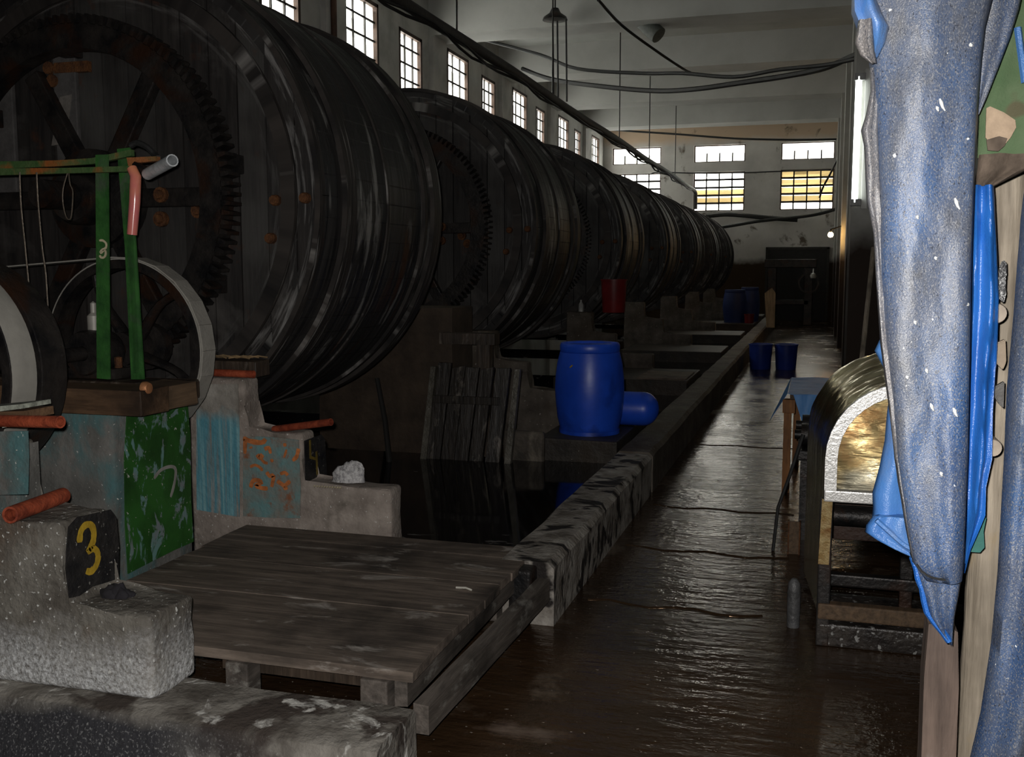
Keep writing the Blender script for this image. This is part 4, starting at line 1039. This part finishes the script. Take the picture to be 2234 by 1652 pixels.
# overhead pipe with hangers and cables
t = thing('overhead_pipe', (-3.9, 5, 4.2), 'long grimy overhead pipe hanging above the drums', 'pipe')
bm = nb(); pts = [(-3.9, 4.0+1.5*i, 4.22+.012*sin(i*1.3)) for i in range(20)]+[(-3.9, 33.6, 4.215), (-3.88, 33.8, 4.13), (-3.88, 33.85, 3.62)]
tube(bm, pts, .062, 12); obj('main_run', bm, pipe_grime, t, True)
bm = nb()
for j in range(2):
    tube(bm, [(-3.9+.05*cos(i*.9+j*2), 4.0+.5*i, 4.22-.075+.03*sin(i*1.1+j)) for i in range(59)], .018, 6)
obj('tied_cable', bm, cable_m, t, True)
for py in (10.85, 15.1, 20.5, 24.3, 28.9):
    bm = nb(); tube(bm, [(-3.9, py, 4.27), (-3.9, py, ZC)], .012, 6); obj('hanger_rod', bm, iron_dark, t)
def cable(pts, Y, r, label, name='ceiling_cable', mat=cable_m):
    bm = nb(); n = len(pts); P = [onY(a, c, Y if not isinstance(Y, (list, tuple)) else Y[0]+(Y[1]-Y[0])*i/(n-1)) for i, (a, c) in enumerate(pts)]
    tube(bm, smooth_pts(P, 5), r, 6); return one(name, bm, mat, label, 'cable', smooth=True)
cable([(1140, 150), (1200, 172), (1290, 186), (1420, 198), (1510, 195), (1620, 180), (1720, 165), (1800, 148), (1862, 122), (1930, 95)], (22, 14), .045, 'thick sagging black cable looped lowest across the hall under the ceiling')
cable([(960, 60), (1060, 88), (1180, 120), (1260, 150), (1400, 160), (1490, 160), (1600, 168), (1700, 152), (1800, 142), (1870, 128), (1930, 120)], (20, 14), .03, 'black cable crossing from the overhead pipe to the column in a double dip')
cable([(1305, 0), (1356, 55), (1430, 110), (1490, 150), (1506, 158)], (16, 21), .025, 'dark cable slanting down from the ceiling to the second beam')
cable([(1270, 275), (1345, 284), (1480, 293), (1600, 302), (1720, 305), (1825, 304)], 32, .03, 'thin cable stretched across above the end wall windows')
cable([(1560, 498), (1600, 492), (1660, 482), (1740, 474), (1790, 466), (1838, 452)], 33.2, .05, 'dark cable sloping up below the end wall windows')
cable([(1540, 472), (1580, 468), (1620, 470), (1680, 476), (1740, 480)], 33.6, .07, 'thick dark pipe bundle along the end wall under the middle window')
cable([(1835, 330), (1815, 372), (1795, 410), (1788, 432)], 33.5, .03, 'short black cable hanging over the end window nearest the column')
cable([(1420, 380), (1438, 376), (1520, 378), (1620, 377), (1700, 374), (1815, 371)], 33.7, .02, 'thin cable level with the heads of the lower end windows')
# hoist with ropes, cylindrical lamp
p = onY(1211, 35, 17.5)
t = thing('hanging_hoist', (p.x, p.y, p.z), 'black hoist block hanging from the ceiling with three ropes below', 'hoist')
bm = nb(); lathe(bm, [(0, .14), (.06, .13), (.10, .05), (.20, -.02), (.22, -.07), (.0, -.09)], p, 'z', 18); obj('block', bm, iron_dark, t, True)
bm = nb(); tube(bm, [p+Vector((0, 0, .12)), (p.x, p.y, ZC)], .014, 6); obj('hanger', bm, iron_dark, t)
for i, (a, c) in enumerate(((1205, 212), (1215, 214), (1234, 222))):
    q = onY(a, c, 17.5); bm = nb(); tube(bm, [(q.x, p.y, p.z-.06), (q.x+.01, p.y, (p.z+q.z)/2), (q.x+.02, p.y, q.z)], .016, 6); obj('rope', bm, cable_m, t, True)
p = onY(1420, 62, 18.4); bm = nb(); tube(bm, [p+Vector((-.22, .1, .18)), p+Vector((.0, 0, .0)), p+Vector((.15, -.05, -.14))], [.12, .15, .15], 16); tube(bm, [p+Vector((-.2, .1, .15)), (p.x-.2, p.y+.1, 5.96)], .02, 6)
one('hanging_lamp_can', bm, flat('lamp_can_grey', (.10, .11, .10), .7), 'dull grey cylinder lamp hanging tilted under the first beam', 'lamp', smooth=True)
# clutter on the far right and end
bm = nb(); a = onY(1882, 770, 9.05); c = onY(1906, 540, 9.30); tube(bm, [(a.x-.05, 8.93, .0), a, c], [.022, .022, .02], 8); one('leaning_pole', bm, wood_pale, 'pale wooden pole leaning against the column behind the brass hood', 'pole', smooth=True)
bm = nb(); tube(bm, [(.25, 11.6, 0), (.50, 12.0, 1.1), (.62, 12.2, 2.3)], .022, 8); one('leaning_pole', bm, wood_dark, 'dark pole leaning on the hides beyond the lit tube', 'pole', smooth=True)
for i, (y, l) in enumerate(((11.4, 'stack of dark soaked hides draped over a rack beyond the column'), (15.2, 'second rack of dark draped hides farther along the wall'))):
    t = thing('hide_rack', (.70, y+1, 0), l, 'rack')
    for yy in (y, y+1.9):
        bm = nb(); box(bm, (.66, yy, 0), (.74, yy+.07, 2.2)); obj('post', bm, wood_dark, t)
    bm = nb(); tube(bm, [(.70, y, 2.15), (.70, y+1.97, 2.15)], .04, 10); obj('bar', bm, wood_dark, t)
    for k in range(4):
        bm = nb(); y0 = y+.12+.44*k; rows = []
        for j in range(17):
            s = (j-8)/8; row = []
            for q in range(7):
                yy = y0+.40*q/6; wv = .02*sin(q*1.9+k)+.015*mnoise.noise(Vector((q*.5, j*.4, k)))
                x = .70+math.copysign(.05+.05*abs(s), s)*min(1, abs(s)*5)+wv; z = 2.19-(abs(s)**1.3)*(1.35+.25*mnoise.noise(Vector((k, q*.3, 0))))
                row.append(bm.verts.new((x, yy, z)))
            rows.append(row)
        for j in range(16):
            for q in range(6): bm.faces.new((rows[j][q], rows[j][q+1], rows[j+1][q+1], rows[j+1][q]))
        bmesh.ops.solidify(bm, geom=bm.faces[:], thickness=.006)
        obj('hide', bm, hide_m, t, True, 70)
t = thing('press_machine', (-.9, 31.5, 0), 'black press machine standing before the dark far door', 'machine')
bm = nb(); box(bm, (-1.4, 31.2, 0), (-1.15, 31.9, 1.7), .02); obj('side_frame', bm, iron_dark, t)
bm = nb(); box(bm, (-.35, 31.2, 0), (-.10, 31.9, 1.7), .02); obj('side_frame', bm, iron_dark, t)
bm = nb(); box(bm, (-1.5, 31.25, 1.7), (0, 31.85, 1.95), .02); obj('head', bm, iron_dark, t)
bm = nb(); box(bm, (-1.3, 31.2, .6), (-.2, 31.9, .75), .02); obj('bed', bm, iron_dark, t)
bm = nb(); lathe(bm, [(.25, -.04), (.30, -.04), (.30, .04), (.25, .04)], (-.22, 31.1, 1.25), 'y', 30, True); lathe(bm, [(0, -.05), (.05, -.05), (.05, .15), (0, .15)], (-.22, 31.1, 1.25), 'y', 12); box(bm, (-.24, 31.09, .97), (-.20, 31.11, 1.53)); obj('flywheel', bm, iron_dark, t, True)
p = onY(1774, 602, 30.5); bm = nb(); lathe(bm, [(0, -.08), (.07, -.07), (.09, 0), (.06, .07), (0, .09)], p, 'z', 14); tube(bm, [p, p+Vector((0, .3, .2))], .02, 6); one('hanging_lamp', bm, flat('pale_enamel', (.40, .39, .36), .5), 'small pale round lamp hanging before the dark press', 'lamp', smooth=True)

# ------------------------------------------------------------------ doorway side: posts, cloths and tarps
def bundle(parent, nm, mat, rows, Y, dep=.045, folds=3, amp=.010, seed=0, n=30, smooth=True):
    """hanging folded sheet: rows of (py, left px, right px) -> closed gathered tube, dep deep"""
    bm = nb(); rr = []
    # resample rows
    R = []
    for i in range(len(rows)-1):
        m = max(1, int(abs(rows[i+1][0]-rows[i][0])/22))
        for j in range(m):
            f = j/m; R.append([rows[i][k]+(rows[i+1][k]-rows[i][k])*f for k in range(3)])
    R.append(list(rows[-1]))
    for (py, l, r) in R:
        A = onY(l, py, Y); B = onY(r, py, Y); ring = []; w = (B-A).length
        for k in range(n):
            f = k/n
            if f < .5: g = f*2; s = -1
            else: g = 2-f*2; s = 1
            e = math.sqrt(max(0, 1-(2*g-1)**2)); d = min(dep, w*.6)
            p = A+(B-A)*g
            fold = amp*sin(g*folds*2*PI+py*.004+seed)+amp*.7*mnoise.noise(Vector((g*5, py*.012, seed)))+amp*.35*mnoise.noise(Vector((g*13, py*.03, seed+3)))
            p = p+Vector((0, s*d*e**.6+fold*e, 0)); ring.append(bm.verts.new(p))
        rr.append(ring)
    for i in range(len(rr)-1):
        for k in range(n): bm.faces.new((rr[i][k], rr[i][(k+1) % n], rr[i+1][(k+1) % n], rr[i+1][k]))
    bm.faces.new(rr[0]); bm.faces.new(rr[-1][::-1])
    return obj(nm, bm, mat, parent, smooth, 65)
YT = 1.90
white_sp = flat('white_splash', (.8, .8, .78), .7)
t = thing('hanging_tarp', tuple(onY(2075, 1405, YT)), 'large dusty blue tarp hanging gathered down the doorway post', 'tarp')
main = [(-60, 1872, 2180), (0, 1872, 2165), (60, 1884, 2150), (130, 1895, 2142), (230, 1906, 2134), (400, 1912, 2126), (600, 1916, 2119), (750, 1926, 2117), (870, 1941, 2115), (1000, 1951, 2112), (1150, 1975, 2106), (1225, 1990, 2102), (1260, 2015, 2099)]
bundle(t, 'main_fall', tarp_dusty, main, YT, .05, 1.1, .007, 1, 44)
bundle(t, 'grimy_fold', tarp_grime, [(150, 1897, 1912), (200, 1899, 1916), (254, 1888, 1916), (285, 1878, 1916), (320, 1885, 1918), (436, 1890, 1922), (509, 1905, 1928), (600, 1910, 1936), (750, 1920, 1956), (900, 1940, 1975), (1050, 1958, 2000), (1200, 1986, 2020), (1225, 1992, 2012)], YT-.012, .03, 1, .004, 2, 20)
bundle(t, 'top_bulge', tarp_mid, [(-60, 1858, 1905), (0, 1858, 1912), (30, 1857, 1925), (60, 1868, 1940), (95, 1884, 1930), (125, 1894, 1915)], YT-.05, .04, 1.5, .010, 5, 20)
bundle(t, 'grimy_corner', tarp_grime, [(45, 1872, 1906), (95, 1865, 1908), (120, 1876, 1910), (138, 1900, 1912)], YT-.07, .02, 1, .005, 6, 16)
bundle(t, 'torn_tip', tarp_dusty, [(1205, 1984, 2104), (1250, 1997, 2100), (1300, 2014, 2092), (1340, 2026, 2084), (1372, 2048, 2080), (1395, 2066, 2078), (1406, 2072, 2077)], YT+.015, .02, 1.5, .008, 4, 24)
bm = nb(); te = [(1992, 1215), (2000, 1240), (2003, 1262), (2012, 1285), (2018, 1310), (2024, 1335), (2038, 1358), (2056, 1378), (2072, 1400)]
tube(bm, [onY(a+random.uniform(-2, 2), c, YT+.008) for a, c in te], [.006]*9, 6); put(obj('torn_edge', bm, tarp_bright, t, True), 'frayed bright blue torn edge')
bundle(t, 'wing', tarp_dusty, [(-60, 2125, 2240), (20, 2130, 2224), (80, 2130, 2205), (150, 2128, 2178), (215, 2126, 2152), (250, 2124, 2136)], YT+.05, .015, 1.1, .003, 9, 24)
bm = nb(); tube(bm, [onY(2000+10*i, 1232+a, YT-.04) for i, a in enumerate((0, 14, 22, 27, 30, 32, 33, 33, 32))], .0022, 5); put(obj('slit', bm, cable_m, t), 'dark slit along the hem')
bm = nb()
for (a, c, L) in ((2050, 215, 30), (2043, 232, 12), (2083, 432, 28), (2030, 880, 18), (2020, 805, 10), (2080, 890, 22), (1978, 820, 8), (2040, 560, 8), (1995, 700, 9), (2000, 470, 9), (2052, 1030, 10)):
    bm = nb(); p = onY(a, c, YT-.062); tube(bm, [p, onY(a+L*.12, c+L*.3, YT-.061), onY(a+L*.22, c+L*.62, YT-.060), onY(a+L*.40, c+L*.9, YT-.060)], [.0012, .0030, .0022, .0008], 6)
    put(obj('white_splash', bm, white_sp, t), 'white splash')
# flap of the tarp hanging behind, over the brass hood
t = thing('hanging_tarp', tuple(onY(1990, 1215, 2.25)), 'smooth blue tarp flap hanging just behind the large dusty one, beside the brass hood', 'tarp')
bundle(t, 'flap', tarp_mid, [(735, 1922, 1990), (765, 1908, 1995), (800, 1926, 2000), (850, 1942, 2005), (900, 1935, 2010), (960, 1930, 2015), (1020, 1918, 2018), (1075, 1903, 2020), (1110, 1904, 2020), (1150, 1900, 2020)], 2.25, .02, 1.3, .008, 11, 26)
bundle(t, 'hem_fold', tarp_mid, [(1125, 1906, 2020), (1145, 1890, 2020), (1160, 1886, 2020), (1175, 1906, 2022), (1195, 1945, 2022), (1215, 1990, 2022)], 2.22, .018, 2, .006, 12, 26)
bm = nb(); tube(bm, smooth_pts([onY(a, c, 2.20) for a, c in ((1912, 1135), (1940, 1160), (1975, 1190), (2010, 1205))]), .006, 6); obj('crease_roll', bm, tarp_mid, t, True)
# bright blue inner strip
t = thing('hanging_tarp', tuple(onY(2125, 1200, 2.02)), 'narrow bright blue tarp strip hanging between the dusty tarp and the pale post', 'tarp')
bundle(t, 'strip', tarp_bright, [(405, 2122, 2168), (430, 2120, 2170), (520, 2119, 2174), (650, 2117, 2180), (760, 2113, 2177), (900, 2110, 2168), (1000, 2108, 2166), (1060, 2106, 2152), (1120, 2102, 2150), (1200, 2100, 2117), (1250, 2096, 2105)], 2.0, .02, 1.6, .010, 21, 28)
bm = nb(); pts = [onY(a, c, 2.04) for a, c in ((2112, 1155), (2152, 1130), (2146, 1160), (2148, 1195), (2138, 1206), (2113, 1204))]; prism(bm, pts, (0, .012, 0)); one('hanging_rag', bm, green_rag_m, 'teal green rag scrap caught at the foot of the bright blue strip', 'rag')
# far right roll of tarp
t = thing('hanging_tarp', tuple(onY(2200, 1700, 1.78)), 'blue tarp roll hanging at the outer edge of the doorway, white flecked', 'tarp')
bundle(t, 'roll', tarp_dusty, [(340, 2246, 2400), (480, 2228, 2400), (650, 2214, 2400), (850, 2196, 2400), (1000, 2190, 2400), (1250, 2176, 2400), (1400, 2162, 2400), (1480, 2150, 2400), (1560, 2138, 2395), (1652, 2116, 2390), (1720, 2105, 2380)], 1.80, .06, 3, .012, 31, 40)
# camouflage-like cloth and its brown hem
t = thing('hanging_cloth', tuple(onY(2190, 340, 2.12)), 'green stained cloth with a tan patch hanging above the bright blue strip', 'cloth')
bundle(t, 'cloth', camo, [(-60, 2190, 2330), (60, 2180, 2330), (160, 2160, 2330), (240, 2135, 2330), (300, 2132, 2330), (345, 2132, 2330)], 2.02, .02, 2, .006, 41, 26)
bm = nb(); prism(bm, [onY(a, c, 1.988) for a, c in ((2152, 236), (2160, 232), (2190, 245), (2215, 262), (2217, 278), (2205, 300), (2190, 318), (2160, 312), (2150, 300))], (0, .004, 0)); put(obj('patch', bm, tan_cloth, t), 'tan patch')
bm = nb(); prism(bm, [onY(a, c, 1.986) for a, c in ((2152, 305), (2180, 297), (2198, 302), (2192, 318), (2178, 330), (2155, 328))], (0, .004, 0)); put(obj('stain', bm, brown_cloth, t), 'dark stain')
bundle(t, 'hem', brown_cloth, [(338, 2136, 2260), (350, 2134, 2255), (370, 2132, 2245), (385, 2128, 2215), (402, 2126, 2180), (408, 2128, 2168)], 2.01, .025, 2, .008, 43, 24)
bm = nb(); tube(bm, [onY(2220, 60, 1.985), onY(2228, 120, 1.985), onY(2236, 180, 1.985)], .006, 6); put(obj('cord', bm, tarp_mid, t, True), 'pale blue cord')
# posts
def post(nm, mat, pts, rs, Y, label, seg=16):
    bm = nb(); P = [onY(a, c, Y) for a, c in pts]
    P2, R2 = [], []
    for i in range(len(P)-1):
        for j in range(6):
            f = j/6; P2.append(P[i]+(P[i+1]-P[i])*f); R2.append(rs[i]+(rs[i+1]-rs[i])*f)
    P2.append(P[-1]); R2.append(rs[-1])
    b0 = P2[0]; d = (P2[0]-P2[3]).normalized(); foot = b0+d*((b0.z)/max(.05, -d.z)); P2.insert(0, foot); R2.insert(0, R2[0])
    tube(bm, P2, R2, seg)
    return one(nm, bm, mat, label, 'post', smooth=True, rough=.004, rs=14)
post('wooden_post', wood_pale, [(2126, 1652), (2150, 1300), (2172, 900), (2196, 500), (2208, 200), (2212, -80)], [.042, .038, .035, .032, .036, .036], 2.16, 'pale round wooden post leaning at the edge of the doorway')
bm = nb(); q = [(2004, 1720), (2010, 1652), (2016, 1480), (2026, 1362), (2060, 1362), (2090, 1380), (2092, 1500), (2086, 1652), (2084, 1720)]
pl = [onY(a, c, 2.0) for a, c in q]; lowp = []
pl[0] = Vector((pl[1].x-.012, 2.0, 0.0)); pl[-1] = Vector((pl[-2].x-.008, 2.0, 0.0))
prism(bm, pl, (0, .07, 0)); one('wooden_plank_post', bm, wood_redbrown, 'brown squared post below the torn tip of the dusty tarp', 'post')
bm = nb(); q = [onY(a, c, 1.99) for a, c in ((2020, 1366), (2029, 1360), (2024, 1480), (2014, 1490))]; prism(bm, q, (0, .03, 0)); bm.free()
# bits caught on the pale post
for i, (a, c, r, l) in enumerate(((2174, 684, .019, 'round grey wood plug on the pale post below the black scrap'), (2166, 978, .017, 'lower round grey wood plug on the pale post, near the dark cone scrap'))):
    p = onY(a, c, 2.0); bm = nb(); lathe(bm, [(0, 0), (r*.9, 0), (r, .006), (r, .05), (0, .05)], p, 'y', 20); one('hanging_wood_plug', bm, flat('plug_wood_%d' % i, (.30, .25, .20), .8), l, 'plug', smooth=True)
def scrap(pts, Y, mat, label, th=.014):
    bm = nb(); prism(bm, [onY(a, c, Y) for a, c in pts], (0, th, 0)); bmesh.ops.bevel(bm, geom=bm.edges[:], offset=.002, segments=2, affect='EDGES'); return one('hanging_scrap', bm, mat, label, 'scrap')
scrap([(2188, 568), (2196, 570), (2197, 600), (2192, 612), (2196, 640), (2190, 662), (2176, 648), (2165, 630), (2180, 616), (2184, 604), (2181, 585)], 2.0, plastic_black, 'twisted black plastic scrap on the pale post, above the upper plug')
scrap([(2160, 762), (2176, 748), (2194, 740), (2196, 790), (2188, 808), (2172, 790)], 2.0, flat('tan_bark', (.27, .21, .15), .8), 'tan bark flake on the pale post between the plugs')
scrap([(2161, 850), (2192, 832), (2190, 892), (2178, 880)], 2.0, flat('grey_cone', (.06, .055, .05), .6), 'dark pointed cone scrap on the pale post above the lower plug')

# ------------------------------------------------------------------ light
Wd = bpy.data.worlds.new('daylight'); S.world = Wd; Wd.use_nodes = True
bg = Wd.node_tree.nodes['Background']; bg.inputs[0].default_value = (1.0, .99, .95, 1); bg.inputs[1].default_value = 17.0
L = bpy.data.lights.new('camera_flash', 'SPOT'); L.energy = 400; L.spot_size = math.radians(100); L.spot_blend = .8; L.shadow_soft_size = .018; L.color = (1.0, .97, .93)
fo = bpy.data.objects.new('camera_flash', L); COL.objects.link(fo); fo.location = CP - rt*.04 - dn*.05 + fw*.02
tgt = Vector((-2.2, 5.0, 1.0)); fo.rotation_euler = (tgt-fo.location).to_track_quat('-Z', 'Y').to_euler()

S.view_settings.view_transform = 'Standard'; S.view_settings.look = 'None'; S.view_settings.exposure = 0; S.view_settings.gamma = 1
S.view_settings.use_curve_mapping = False
try:
    S.cycles.use_denoising = True; S.cycles.max_bounces = 7; S.cycles.diffuse_bounces = 4; S.cycles.glossy_bounces = 4
    S.cycles.sample_clamp_indirect = 4; S.cycles.caustics_reflective = False; S.cycles.caustics_refractive = False
except Exception: pass
